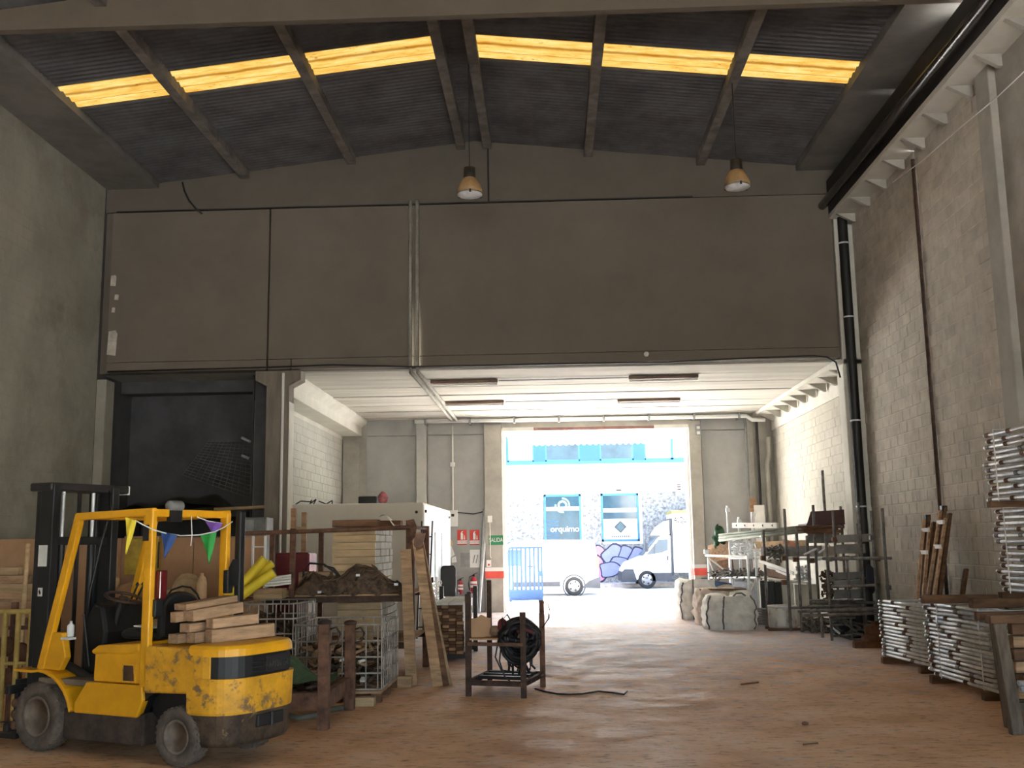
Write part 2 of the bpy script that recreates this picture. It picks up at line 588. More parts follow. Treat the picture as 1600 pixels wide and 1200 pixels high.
struct('column_right', MB().box(XR-0.1, XR+0.3, 13.32, 13.75, 0, 8.15), M_conc, bevel=0.015)
mb = MB().box(5.79, XR+0.2, 20.02, 20.42, 0, 8.15)
struct('column_right.001', mb, M_whitec, bevel=0.015)
struct('trim_1', MB().tube((XR-0.03, 16.43, 0), (XR-0.03, 16.43, 8.0), 0.035, 8), M_rustd)
# left hand wall
struct('wall_left', MB().box(XL-0.3, XL, YN, 15.6, 0, 9.9), M_conc)
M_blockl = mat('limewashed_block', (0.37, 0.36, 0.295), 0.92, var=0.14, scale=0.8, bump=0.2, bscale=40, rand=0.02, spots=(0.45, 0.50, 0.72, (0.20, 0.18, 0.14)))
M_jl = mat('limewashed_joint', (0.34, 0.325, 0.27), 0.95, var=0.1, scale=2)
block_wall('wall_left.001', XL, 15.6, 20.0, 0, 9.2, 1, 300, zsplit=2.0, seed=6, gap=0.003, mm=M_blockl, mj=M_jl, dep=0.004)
struct('wall_left.002', MB().box(XL-0.3, XL, 15.6, 24, 9.2, 9.9), M_conc)
struct('wall_left.005', MB().box(XL-0.3, XL, 20, 24, 0, 9.2), mat('dark_recess_wall', (0.085, 0.085, 0.09), 0.85, var=0.25, scale=1.2))  # same even near-black grey as the recess
struct('column_left', MB().box(XL, -8.86, 20.0, 20.4, 0, 5.2), M_blockl, bevel=0.015)
# wall behind the camera
struct('wall_back', MB().box(-9.4, -3.0, YN-0.3, YN, 0, 10.2).box(5.2, 6.5, YN-0.3, YN, 0, 10.2).box(-3.0, 5.2, YN-0.3, YN, 4.9, 10.2), M_conc)  # opening added behind the camera to brighten surfaces facing it
struct('ground.001', MB().box(-40, 45, -45, YN-0.02, -0.3, -0.02), M_asph)  # unseen yard, added to bounce sun through the rear opening

# gable facade over the low bay
fz0, fz1 = 5.33, 8.67
gab = [(-9.06, fz1+0.03), (6.15, fz1+0.03), (6.15, roof_z(6.15)+0.26), (-1.42, 10.24), (-9.06, roof_z(-9.06)+0.26)]
wf = struct('wall_front', MB().prism(gab, 'y', 20.06, 20.3).box(-9.06, 6.15, 20.12, 20.3, fz0, fz1+0.05), mat('gable_render', (0.145, 0.127, 0.102), 0.9, var=0.1, scale=0.8))
for x0, x1 in ((-8.88, -5.625), (-5.59, 5.74)):
    obj('panel', MB().box(x0, x1, 20.0, 20.14, fz0+0.21, fz1), M_panel, wf, bevel=0.006)
for x0, x1 in ((-8.88, -5.625), (-5.59, -5.13), (-5.11, 5.74)):
    obj('panel', MB().box(x0, x1, 19.995, 20.14, fz0, fz0+0.2), M_panel, wf, bevel=0.006)
for i, (px, py, w_, h_) in enumerate(((177, 438, 0.12, 0.22), (182, 464, 0.09, 0.11), (177, 484, 0.07, 0.10), (175, 535, 0.2, 0.5))):
    p = at(px, py, 19.99)
    poly = [(p.x-w_/2, p.z-h_/2), (p.x+w_*0.4, p.z-h_*0.55), (p.x+w_/2, p.z+h_*0.35), (p.x+w_*0.3, p.z+h_/2), (p.x-w_*0.4, p.z+h_*0.45)]
    obj('plaster_patch', MB().prism(poly, 'y', 19.992, 20.0), mat('bare_plaster', (0.62, 0.58, 0.5), 0.9), wf)
struct('trim_2', MB().tube((-1.13, 20.05, 8.7), (-1.13, 20.05, 9.9), 0.02, 6), M_dark)
struct('trim_3', MB().box(-8.8, 3.0, 19.97, 20.05, 8.675, 8.70), M_black)
# vertical conduits on the facade, then along the low ceiling
for dx in (-0.07, 0.07):
    mbp = MB().path([(-2.65+dx, 19.96, 8.75), (-2.65+dx, 19.96, 5.3), (-2.65+dx, 20.05, 5.22), (-2.62+dx, 22, 5.21), (-2.6+dx, 28.2, 5.21)], 0.04, 8)
    single('conduit_pipe', mbp, mat('grey_conduit', (0.36, 0.35, 0.30), 0.95, var=0.2, scale=5), 'grey conduit pipe down the high panel wall, the %s of the pair' % ('left one' if dx < 0 else 'right one'), 'pipe', 'conduits on the panel wall')
# black cable sagging along the lower edge of the facade
pts = [at(x, y, 19.93) for x, y in ((168, 581), (300, 577), (420, 574), (520, 570), (640, 573), (760, 571), (900, 568), (1040, 566), (1160, 560), (1270, 556), (1292, 558), (1306, 566), (1313, 590))]
single('cable', MB().path(pts, 0.018, 6), M_black, 'black cable sagging along the bottom edge of the panel wall', 'cable')
single('cable', MB().path([at(x, y, 19.9) for x, y in ((285, 285), (288, 298), (296, 314), (306, 326), (316, 334))], 0.02, 6), M_black, 'short loose black cable hanging from the roof edge at the left of the gable', 'cable')
p = at(1010, 553, 19.97)
single('wall_plug', MB().lathe([(0.05, 0), (0.05, 0.03), (0.03, 0.03), (0.03, 0.015)], (p.x, 19.965, p.z), 'y', 14), M_white, 'small round white fitting on the bottom band of the panel wall', 'fitting')

# roof over the high hall
PUR = [-6.17, -3.95, -1.68, -1.14, 0.92, 3.2]
edges = [-7.95, -6.17, -3.95, -1.68, -1.14, 0.92, 3.2, 5.1]
rf = struct('ceiling', MB().prism([(-9.4, roof_z(-9.4)+0.25), (-1.42, 10.23), (6.5, roof_z(6.5)+0.25), (6.5, roof_z(6.5)+0.33), (-1.42, 10.31), (-9.4, roof_z(-9.4)+0.33)], 'y', YN-0.3, 20.3), M_roof)
def sheet(x0, x1, y0, y1, pitch=0.13, amp=0.022, dz=0.07):
    n = max(2, int(round((y1-y0)/pitch)))*4
    mb = MB()
    def fn(u, v):
        x = x0+(x1-x0)*u
        y = y0+(y1-y0)*v
        return (x, y, roof_z(x)+dz+amp*math.cos(2*math.pi*(y-y0)/((y1-y0)/max(2, int(round((y1-y0)/pitch))))))
    mb.grid(fn, 2 if x0 < -1.42 < x1 else 1, n)
    return mb
M_sky = bpy.data.materials.new('yellowed_translucent_sheet')
M_sky.use_nodes = True
nt = M_sky.node_tree
nt.nodes.remove(nt.nodes['Principled BSDF'])
em = nt.nodes.new('ShaderNodeEmission')
tc = nt.nodes.new('ShaderNodeTexCoord')
skc = nramp(nnoise(3.0, 8, 0.7, (0.5, 3, 1)), [(0.34, (0.80, 0.40, 0.06)), (0.5, (0.97, 0.62, 0.15)), (0.64, (1.0, 0.78, 0.30))])
dirt = nramp(nnoise(7, 10, 0.8, (0.6, 2, 1)), [(0.34, (0.22, 0.11, 0.03)), (0.42, (1, 1, 1))])
skc = nmix(0.9, skc, dirt, 'MULTIPLY')
wv = nt.nodes.new('ShaderNodeTexWave')
wv.wave_type = 'BANDS'
wv.bands_direction = 'Y'
wv.inputs['Scale'].default_value = 1.15
wv.inputs['Distortion'].default_value = 0.6
wv.inputs['Detail'].default_value = 3
wv.inputs['Detail Scale'].default_value = 2.0
nt.links.new(tc.outputs['Object'], wv.inputs['Vector'])
vly = nramp(wv.outputs[1], [(0.0, (0.42, 0.24, 0.08)), (0.10, (0.85, 0.75, 0.6)), (0.22, (1, 1, 1))])
skc = nmix(0.85, skc, vly, 'MULTIPLY')
nt.links.new(skc, em.inputs[0])
em.inputs[1].default_value = 0.20
nt.links.new(em.outputs[0], nt.nodes['Material Output'].inputs[0])
for i in range(len(edges)-1):
    x0, x1 = edges[i], edges[i+1]
    for y0, y1 in ((13.3, 15.58), (16.4, 18.2), (18.2, 20.1)):
        obj('roof_sheet', sheet(x0, x1, y0, y1), M_roof, rf)
    if i != 3:
        o = obj('skylight_sheet', sheet(x0, x1, 15.58, 16.4, 0.205, 0.02), M_sky, rf, label='yellowed translucent roof sheet')
    else:
        obj('roof_sheet', sheet(x0, x1, 15.58, 16.4), M_roof, rf)
    for yb in (6.65, -0.05, -6.75):
        y0 = max(yb, YN)
        ys = yb+2.28
        if ys > YN:
            obj('roof_sheet', sheet(x0, x1, y0, ys, 0.5), M_roof, rf)
            if i != 3:
                obj('skylight_sheet', sheet(x0, x1, ys, ys+0.82, 0.205, 0.02), M_sky, rf, label='yellowed translucent roof sheet')
            else:
                obj('roof_sheet', sheet(x0, x1, ys, ys+0.82, 0.4), M_roof, rf)
        obj('roof_sheet', sheet(x0, x1, ys+0.82, yb+6.7, 0.5), M_roof, rf)
for x in PUR:
    struct('beam_purlin', MB().box(x-0.085, x+0.085, YN, 20.1, roof_z(x)-0.10, roof_z(x)+0.1), M_purlin)
for n_, x0, x1 in (('beam_gutter', XL, -7.97), ('beam_gutter.001', 5.12, XR)):
    zz = 9.2
    struct(n_, MB().box(x0, x1, YN, 20.06, zz, zz+0.35), mat('dark_gutter_slab', (0.24, 0.23, 0.21), 0.9, var=0.2, scale=1.0, bump=0.1))
for i, yg in enumerate((13.18, 6.53, -0.17)):
    prof = [(XL, 9.05), (XR, 9.05), (XR, roof_z(XR)+0.1), (-1.42, 10.08), (XL, roof_z(XL)+0.1)]
    struct('beam_girder', MB().prism(prof, 'y', yg, yg+0.12), mat('brown_girder', (0.145, 0.118, 0.085), 0.88, var=0.1, scale=0.8))

# ledge beams with triangular ribs, right hand side (high one, then the low bay)
def ledge(name, xi, z, y0, y1, ys, step, dep):
    o = struct(name, MB().box(xi, XR+0.02, y0, y1, z, z+0.09), M_whitec)
    y = ys
    while y < y1:
        if y > y0:
            obj('rib', MB().prism([(xi+0.06, z), (XR-0.03, z), (XR-0.03, z-dep), (XR-0.08, z-dep)], 'y', y-0.03, y+0.05), M_conc, o)
        y += step
    return o
ledge('beam_ledge', 5.70, 8.15, YN, 20.02, 12.09-0.95*12, 0.95, 0.17)
ledge('beam_ledge.001', 5.66, 5.2, 20.02, YB, 20.75, 0.9, 0.18)
struct('beam_crane', MB().box(5.70, 5.82, YN, 20.02, 8.24, 8.95), M_dark)
single('roof_drain_pipe', MB().tube((5.58, YN+0.1, 8.42), (5.58, 19.98, 8.42), 0.085, 14), mat('shiny_black_pipe', (0.05, 0.045, 0.045), 0.22, 0.3), 'long black shiny pipe running along the high ledge on the right', 'pipe')
dp = thing('downpipe', 'black downpipe on the front of the column beside the low opening', 'pipe', (5.94, 19.93, 0))
obj('pipe', MB().tube((0, 0, 0), (0, 0, 8.6), 0.095, 14), M_black, dp)
for z in (2.4, 4.05, 6.1, 7.6):
    obj('pipe_clip', MB().lathe([(0.105, z), (0.105, z+0.03)], (0, 0, 0), 'z', 14), M_galvb, dp)
single('wire', MB().path([atx(x, y, 6.02) for x, y in ((1600, 112), (1560, 150), (1500, 200), (1440, 252), (1395, 285))], 0.009, 5), M_white, 'thin pale wire strung under the high ledge on the right wall', 'wire')

# low bay: ceiling boards, left beam, left wall
cl = struct('ceiling.001', MB().box(XL, XR, 20.3, YB+0.3, 5.33, 5.5), M_conc)
y = 20.3
k = 0
rnd = random.Random(5)
while y < YB-0.05:
    w_ = 0.62 if k % 3 else 0.5
    dz = rnd.uniform(-0.012, 0.012)
    obj('ceiling_plank', MB().box(-5.3, 5.7, y+0.012, min(y+w_, YB)-0.012, 5.29+dz, 5.34), M_ceil, cl, bevel=0.006)
    y += w_
    k += 1
struct('beam_left', MB().prism([(-5.08, 5.31), (-5.08, 5.22), (-5.24, 5.10), (-5.24, 4.86), (-5.76, 4.86), (-5.76, 5.31)], 'y', 20.62, YB), M_whitec)
block_wall('wall_left.003', -5.77, 20.62, YB, 0, 4.8, 1, 0, seed=9, gap=0.004, mm=mat('white_limewashed_block', (0.52, 0.52, 0.48), 0.92, var=0.1, scale=1.5, bump=0.2, rand=0), mj=M_jl, dep=0.007)
struct('wall_left.004', MB().box(-6.0, -5.765, 20.62, YB, 4.76, 5.3), M_whitec)
mcol = MB().box(-5.62, -5.16, 20.03, 20.42, 0, 4.68)
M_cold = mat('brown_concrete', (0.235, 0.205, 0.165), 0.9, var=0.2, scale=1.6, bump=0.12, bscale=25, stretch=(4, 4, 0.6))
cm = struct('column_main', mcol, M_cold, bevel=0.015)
obj('painted_lit_side', MB().box(-5.165, -5.152, 20.05, 20.42, 0, 4.68), M_whitec, cm)  # white strip paints the door light onto the column side
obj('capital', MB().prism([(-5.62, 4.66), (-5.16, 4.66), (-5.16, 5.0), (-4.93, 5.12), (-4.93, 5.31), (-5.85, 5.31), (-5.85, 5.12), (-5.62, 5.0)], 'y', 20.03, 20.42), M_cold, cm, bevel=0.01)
single('conduit_pipe', MB().tube((-5.27, 19.98, 1.6), (-5.27, 19.98, 5.25), 0.028, 8), M_white, 'thin pale conduit on the corner of the concrete column left of the opening', 'pipe')
# recess on the left of the column
struct('wall_recess', MB().box(XL, -5.7, 21.75, 21.95, 0, 5.33), mat('dark_recess_wall', (0.085, 0.085, 0.09), 0.85, var=0.25, scale=1.2))  # even near-black grey on all recess surfaces
struct('wall_recess.001', MB().box(-5.96, -5.63, 20.44, 20.6, 0, 5.33).box(-6.06, -6.03, 20.6, 21.75, 0, 5.33), MATS['dark_recess_wall'])
struct('beam_recess', MB().box(XL, -5.62, 21.2, 21.6, 5.08, 5.33), MATS['dark_recess_wall'])

# far wall with the big door
wb = struct('wall_far', MB().box(-6.0, -1.45, YB, YB+0.3, 0, 5.4).box(4.0, XR+0.2, YB, YB+0.3, 0, 5.4).box(-1.45, 4.0, YB, YB+0.3, 4.93, 5.4), M_conc)
M_far = mat('far_wall_panel', (0.40, 0.40, 0.385), 0.88, var=0.12, scale=0.9, bump=0.08)
for x0, x1 in ((-5.1, -3.7), (-3.38, -1.82), (4.2, 5.45)):
    obj('panel', MB().box(x0, x1, YB-0.05, YB, 0, 4.82), M_far, wb, bevel=0.008)
    obj('panel', MB().box(x0, x1, YB-0.05, YB, 4.85, 5.29), M_far, wb, bevel=0.008)
struct('column_far', MB().box(-5.74, -5.28, YB-0.12, YB, 0, 4.7), M_conc, bevel=0.01)
struct('column_far.001', MB().box(5.46, 5.62, YB-0.12, YB, 0, 5.2).box(5.75, 6.0, YB-0.1, YB, 0, 5.2), M_conc, bevel=0.01)
struct('trim_4', MB().box(-3.68, -3.41, YB-0.2, YB, 0, 5.2), M_paint, bevel=0.01)
for n_, x0, x1 in (('door_post', -1.80, -1.30), ('door_post.001', 3.84, 4.17)):
    po = struct('trim_5' if n_ == 'door_post' else 'trim_6', MB().box(x0, x1, YB-0.22, YB+0.3, 0, 5.1), M_conc, bevel=0.015)
    obj('painted_band', MB().box(x0-0.004, x1+0.004, YB-0.226, YB+0.1, 0.90, 1.09), M_redband, po, label='red painted band')
    obj('painted_band', MB().box(x0-0.004, x1+0.004, YB-0.226, YB+0.1, 1.09, 1.19), M_white, po, label='white painted band')
struct('trim_7', MB().box(-1.30, 3.84, YB-0.2, YB+0.3, 4.97, 5.2), M_conc)
dl = struct('trim_8', MB().box(-0.42, 2.9, YB-0.21, YB-0.15, 4.90, 4.98), mat('brown_lintel', (0.27, 0.13, 0.11), 0.7))
struct('trim_9', MB().box(-1.28, -0.42, YB-0.21, YB-0.12, 4.90, 5.0).box(2.9, 3.84, YB-0.21, YB-0.12, 4.90, 5.0), M_whitec)
struct('trim_10', MB().box(-1.29, -1.22, YB, YB+0.3, 0, 4.9).box(3.76, 3.83, YB, YB+0.3, 0, 4.9), M_white)
# the door leaf, swung up and out to the horizontal
dl = obj('door_1', MB().box(-1.24, 3.78, YB+0.1, 33.0, 4.97, 5.01), M_white, kind='structure')
n = 26
for i in range(n):
    x = -1.22 + 4.98*i/n
    obj('door_seam', MB().box(x+0.125, x+0.16, YB+0.12, 32.95, 4.962, 4.972), mat('painted_rib_shade', (0.05, 0.055, 0.06), 0.8), dl)  # dark strips paint the shade between the ribs
    obj('door_rib', MB().prism([(x, 4.97), (x+0.10, 4.97), (x+0.085, 4.935), (x+0.015, 4.935)], 'y', YB+0.1, 33.0), M_white, dl)
obj('door_rail', MB().box(-1.24, 3.78, 30.9, 30.98, 4.88, 4.97), M_white, dl)
hp = thing('heating_pipe', 'white pipe running along the top of the far wall above the door', 'pipe', (0, 28.0, 5.18))
obj('pipe', MB().path([(-3.7, 0, 0.01), (0, 0, 0), (5.4, 0, -0.01), (5.55, 0, -0.12), (5.9, 0, -0.13)], 0.055, 10), M_white, hp)
for x in np.linspace(-3.4, 5.2, 8):
    obj('bracket', MB().box(x-0.03, x+0.03, -0.07, 0.35, -0.08, 0.08), M_grey, hp)
# ------------------------------------------------------------------ across the street
M_stone = mat('stone_chip_cladding', (0.30, 0.295, 0.285), 0.9, var=0.45, scale=9, bump=0.6, bscale=14)
M_glass = mat('window_glass', (0.03, 0.07, 0.10), 0.08, 0.0, var=0.2, scale=1.5)
M_frame = mat('blue_window_frame', (0.02, 0.16, 0.34), 0.5)
YO = 45.0
bd = thing('building', 'two storey building across the street with stone cladding and blue windows', 'building', (0, YO, 0))
obj('wall', MB().box(-16, 24, 0.03, 8, -0.1, 14), M_white, bd)
for x0, x1 in ((-16, -0.32), (1.42, 2.24), (3.98, 24)):
    obj('stone_cladding', MB().box(x0, x1, -0.08, 0.05, 1.75, 3.98), M_stone, bd)
obj('stone_cladding', MB().box(-16, 24, -0.06, 0.05, -0.1, 1.75), M_stone, bd)
obj('white_spandrel', MB().box(-16, 24, -0.14, 0.05, 3.98, 5.22), M_white, bd, label='plain white band between the storeys')
obj('window_band', MB().box(-16, 24, -0.1, 0.02, 5.22, 5.36), M_frame, bd)
M_cy = mat('cyan_panel', (0.002, 0.065, 0.17), 0.5, var=0.05)
def upx(px):
    return at(px, 715, YO).x
for a, b, kind in ((740, 793, 'c'), (793, 834, 'w'), (834, 852, 'c'), (852, 906, 'g'), (906, 937, 'c'), (937, 990, 'g'), (990, 1007, 'c'), (1007, 1050, 'w'), (1050, 1090, 'w'), (1090, 1120, 'c'), (1120, 1180, 'g')):
    x0, x1 = upx(a), upx(b)
    if kind == 'c':
        obj('window_panel', MB().box(x0, x1, -0.08, 0.02, 5.36, 7.2), M_cy, bd, label='cyan panel between the upper windows')
    else:
        wn_ = obj('window', MB().box(x0, x1, -0.06, -0.02, 5.36, 5.44).box(x0, x1, -0.06, -0.02, 7.1, 7.2).box(x0, x0+0.06, -0.06, -0.02, 5.36, 7.2).box(x1-0.06, x1, -0.06, -0.02, 5.36, 7.2), M_frame, bd)
        obj('pane', MB().box(x0+0.06, x1-0.06, -0.05, -0.03, 5.44, 7.1), M_glass if kind == 'g' else mat('white_blind', (0.7, 0.72, 0.74), 0.6), wn_)
def shopwin(px0, px1):
    x0, x1 = at(px0, 800, YO).x, at(px1, 800, YO).x
    z0, z1 = 1.86, 3.92
    f = obj('window', MB().box(x0, x1, -0.1, -0.02, z0, z0+0.09).box(x0, x1, -0.1, -0.02, z1-0.09, z1).box(x0, x0+0.09, -0.1, -0.02, z0, z1).box(x1-0.09, x1, -0.1, -0.02, z0, z1), M_frame, bd)
    obj('pane', MB().box(x0+0.09, x1-0.09, -0.06, -0.02, z0+0.09, z1-0.09), M_glass, f)
    return f, x0, x1
f1, a0, a1 = shopwin(850, 908)
obj('white_stripe', MB().box(a0+0.09, a1-0.09, -0.075, -0.062, 3.22, 3.38), M_white, f1)
for k in range(5):
    obj('white_stripe', MB().box(a0+0.12, a0+0.62, -0.075, -0.062, 2.05+k*0.17, 2.10+k*0.17), M_cy, f1)
M_lg = mat('pale_green_print', (0.35, 0.85, 0.55), 0.6, var=0.02)
cx, cz = (a0+a1)/2, 3.45
def arc(r0, r1, t0, t1, n=14):
    pts = [(cx+r0*math.cos(t0+(t1-t0)*i/n), cz+r0*math.sin(t0+(t1-t0)*i/n)) for i in range(n+1)]
    pts += [(cx+r1*math.cos(t1-(t1-t0)*i/n), cz+r1*math.sin(t1-(t1-t0)*i/n)) for i in range(n+1)]
    return MB().prism(pts, 'y', -0.082, -0.076)
obj('logo_mark', arc(0.13, 0.21, 0, 6.28, 22), M_lg, f1)
obj('logo_mark', arc(0.27, 0.33, -0.2, 1.6), M_lg, f1)
obj('logo_mark', arc(0.27, 0.33, 3.0, 4.9), M_lg, f1)
text('lettering', 'orquimo', M_white, f1, ((a0+a1)/2+0.08, -0.08, 2.42), (R(90), 0, 0), 0.36, 0.002)
f2, b0, b1 = shopwin(939, 998)
obj('white_film', MB().box(b0+0.09, b1-0.09, -0.075, -0.062, 1.95, 2.82), M_white, f2)
obj('white_stripe', MB().box(b0+0.09, b1-0.09, -0.075, -0.062, 3.12, 3.28), M_white, f2)
cx, cz = (b0+b1)/2, 2.48
for r_, mm in ((0.27, mat('grey_print', (0.03, 0.04, 0.045), 0.7)), (0.20, mat('pale_print', (0.07, 0.11, 0.12), 0.7))):
    obj('logo_mark', MB().prism([(cx-r_, cz), (cx, cz-r_), (cx+r_, cz), (cx, cz+r_)], 'y', -0.082-0.004*(r_ < 0.25), -0.076), mm, f2)
for k in range(9):   # small print too small to read in the photograph
    obj('small_print', MB().box(cx-0.4+k*0.09, cx-0.34+k*0.09, -0.08, -0.074, 2.04, 2.10), mat('grey_print', (0.03, 0.04, 0.045), 0.7), f2)
p = at(878, 767, YO-0.3)
single('floodlight', MB().box(p.x-0.16, p.x+0.16, YO-0.5, YO-0.1, 4.03, 4.17), M_grey, 'small floodlight on the white band across the street', 'lamp')
p = at(967, 769, YO-0.3)
single('security_camera', MB().box(p.x-0.11, p.x+0.11, YO-0.4, YO-0.12, 4.02, 4.09), M_dark, 'small dark camera box on the white band right of the floodlight', 'camera')
p = at(1061, 760, YO-0.2)
al = thing('alarm_box', 'small pink and grey alarm box high on the white wall across the street', 'alarm', (p.x, YO-0.14, p.z))
for k in range(3):
    obj('slot', MB().box(-0.08, 0.08, -0.06, 0, -0.15+k*0.1, -0.09+k*0.1), mat('pink_plastic', (0.06, 0.025, 0.03), 0.5), al)
# graffiti, flat shapes on the stone base
gr = thing('graffiti', 'purple and pink bubble letter graffiti on the stone base between the two vehicles', 'graffiti', (0, YO-0.06, 0))
rg = random.Random(11)
M_gl = mat('graffiti_lilac', (0.24, 0.25, 0.46), 0.7, var=0.1)
M_gp = mat('graffiti_pink', (0.5, 0.22, 0.30), 0.7, var=0.1)
M_gd = mat('graffiti_outline', (0.02, 0.018, 0.05), 0.7)
for i, (px, py, rx, rz, mm) in enumerate(((938, 868, 0.28, 0.42, M_gp), (934, 888, 0.35, 0.5, M_gp), (958, 870, 0.42, 0.45, M_gl), (980, 866, 0.35, 0.35, M_gl), (970, 882, 0.55, 0.3, M_gl), (998, 872, 0.4, 0.4, M_gl), (952, 890, 0.4, 0.35, M_gl))):
    p = at(px, py, YO-0.06)
    ph = rg.uniform(0, 6)
    def ring(s):
        return [(p.x+s*rx*math.cos(t)*(1+0.2*math.sin(3*t+ph)), p.z+s*rz*math.sin(t)*(1+0.2*math.sin(2*t+ph))) for t in [2*math.pi*k/20 for k in range(20)]]
    obj('graffiti_outline', MB().prism(ring(1.15), 'y', -0.004-0.004*i, 0), M_gd, gr)
    obj('graffiti_fill', MB().prism(ring(1.0), 'y', -0.007-0.004*i, 0), mm, gr)

M_wglass = mat('car_glass', (0.012, 0.04, 0.07), 0.3, var=0.2, scale=1)
M_trim = mat('grey_bumper_plastic', (0.022, 0.025, 0.035), 0.7)
M_vw = mat('white_vehicle_paint', (0.62, 0.62, 0.62), 0.3, var=0.02, coat=0.3)
def wheel_set(parent, xs, ys, r, w, z0=0):
    for x in xs:
        for y in ys:
            wl = obj('wheel', MB().lathe([(r*0.62, -w/2), (r*0.95, -w/2), (r, -w/3), (r, w/3), (r*0.95, w/2), (r*0.62, w/2)], (0, 0, 0), 'y', 28, closed=True), M_tyre, parent, loc=(x, y, r+z0))
            obj('rim', MB().lathe([(0.07, -w/2+0.02), (r*0.3, -w/2+0.01), (r*0.45, -w/2+0.05), (r*0.62, -w/2+0.0), (r*0.62, w/2-0.0), (0.07, w/2-0.02)], (0, 0, 0), 'y', 20), mat('grey_wheel_trim', (0.16, 0.165, 0.175), 0.5), wl)
            if r:
                for k in range(5):
                    a = k*6.283/5
                    wl2 = MB().lathe([(0.04, -w/2-0.001), (0.04, -w/2+0.03)], (r*0.45*math.cos(a), 0, r*0.45*math.sin(a)), 'y', 8)
                    obj('rim_hole', wl2, M_dark, wl)
# white panel van, nose to the left
vx = at(935, 905, 36.8).x
vn = thing('van', 'white panel van parked across the street behind the blue gate', 'van', (vx, 36.8, -0.02))
# side outline, x from the tail (0) to the nose (-5.0)
side = [(0.0, 0.35), (0.02, 1.0), (-0.10, 1.85), (-0.22, 1.93), (-2.6, 1.95), (-3.05, 1.90), (-3.95, 1.22), (-4.70, 1.02), (-4.93, 0.80), (-5.0, 0.35), (-4.75, 0.24), (-0.1, 0.26)]
obj('body', MB().prism(side, 'y', 0, 1.85), M_vw, vn, bevel=0.05)
obj('side_trim', MB().box(-3.0, -1.35, -0.02, 0.0, 0.33, 0.50), M_trim, vn)
obj('rear_bumper', MB().prism([(0.06, 0.25), (0.06, 0.62), (-0.05, 0.62), (-0.35, 0.5), (-0.6, 0.28)], 'y', -0.03, 1.88), M_trim, vn)
obj('tail_light', MB().box(-0.06, 0.035, -0.02, 0.08, 0.95, 1.35), M_red, vn)
obj('side_window', MB().prism([(-2.75, 1.05), (-2.70, 1.62), (-3.15, 1.64), (-3.75, 1.18), (-3.8, 1.08)], 'y', -0.015, 0.0), M_wglass, vn)
obj('door_seam', MB().box(-2.62, -2.605, -0.012, 0, 0.35, 1.78).box(-1.28, -1.265, -0.012, 0, 0.55, 1.78), M_trim, vn)
obj('roof_line', MB().box(-2.6, -0.2, -0.008, 0.01, 1.83, 1.845), M_trim, vn)
obj('rear_seam', MB().box(-0.13, -0.115, -0.012, 0, 0.62, 1.80), M_trim, vn)
obj('door_handle', MB().box(-2.5, -2.3, -0.03, 0, 1.0, 1.05), M_trim, vn)
obj('windscreen', MB().prism([(-3.08, 1.89), (-3.12, 1.92), (-3.99, 1.26), (-3.95, 1.22)], 'y', 0.12, 1.73), M_wglass, vn)
obj('mirror', MB().box(-3.75, -3.6, -0.22, 0, 1.12, 1.36), M_trim, vn, bevel=0.03)
obj('wheel_arch', MB().lathe([(0.36, -0.012), (0.41, -0.012), (0.41, 0.01), (0.36, 0.01)], (-0.86, 0, 0.34), 'y', 26, closed=True), M_trim, vn)
wheel_set(vn, (-0.86, -4.05), (0.10, 1.72), 0.335, 0.22)
# white box truck, nose to the left, cut by the door post
tp = at(972, 918, 41.9)
tk = thing('truck', 'white box truck with grey bumper parked facing left at the door edge', 'truck', (tp.x, 41.6, -0.02))
cab = [(0.02, 0.35), (0.0, 0.75), (0.18, 1.02), (0.85, 1.28), (1.45, 1.98), (1.62, 2.08), (1.98, 2.10), (1.98, 0.35)]
obj('cab', MB().prism(cab, 'y', 0, 1.95), M_vw, tk, bevel=0.05)
obj('roof_fairing', MB().prism([(1.30, 2.09), (1.55, 2.45), (1.98, 2.72), (1.98, 2.09)], 'y', 0.1, 1.85), M_vw, tk, bevel=0.08)
obj('front_bumper', MB().prism([(-0.05, 0.28), (-0.05, 0.62), (0.1, 0.78), (0.45, 0.78), (0.6, 0.28)], 'y', -0.03, 1.98), M_trim, tk, bevel=0.03)
obj('side_skirt', MB().box(1.15, 1.98, -0.02, 0, 0.3, 0.62), M_trim, tk)
dw = obj('side_window', MB().prism([(0.98, 1.32), (1.5, 1.92), (1.86, 1.93), (1.84, 1.5), (1.6, 1.4)], 'y', -0.015, 0), M_wglass, tk)
obj('window_bar', MB().beam((1.3, -0.02, 1.38), (1.33, -0.02, 1.78), 0.03, 0.03), M_trim, dw)
obj('door_handle', MB().box(1.80, 1.86, -0.03, 0, 1.10, 1.28), M_trim, tk)
obj('windscreen', MB().prism([(0.86, 1.30), (1.45, 2.0), (1.42, 2.02), (0.82, 1.31)], 'y', 0.1, 1.85), M_wglass, tk)
obj('door_seam', MB().box(1.93, 1.95, -0.012, 0, 0.62, 2.05).box(0.93, 0.945, -0.012, 0, 0.8, 1.28), M_trim, tk)
obj('gap', MB().box(1.985, 2.055, -0.02, 1.9, 0.5, 2.75), M_trim, tk)
obj('mirror', MB().box(0.95, 1.05, -0.25, 0, 1.45, 1.78), M_trim, tk, bevel=0.03)
bx = obj('cargo_box', MB().box(2.06, 6.4, -0.1, 2.05, 0.62, 2.95), M_vw, tk, bevel=0.02)
obj('roof_edge', MB().box(2.05, 6.41, -0.11, 2.06, 2.95, 3.06), mat('pale_yellow_trim', (0.20, 0.17, 0.03), 0.6), bx)
text('lettering', 'ALQUILER', mat('grey_lettering', (0.012, 0.012, 0.014), 0.7), bx, (2.12, -0.105, 2.68), (R(90), 0, 0), 0.33, 0.002, 'LEFT', sx=0.58, bold=0.012)
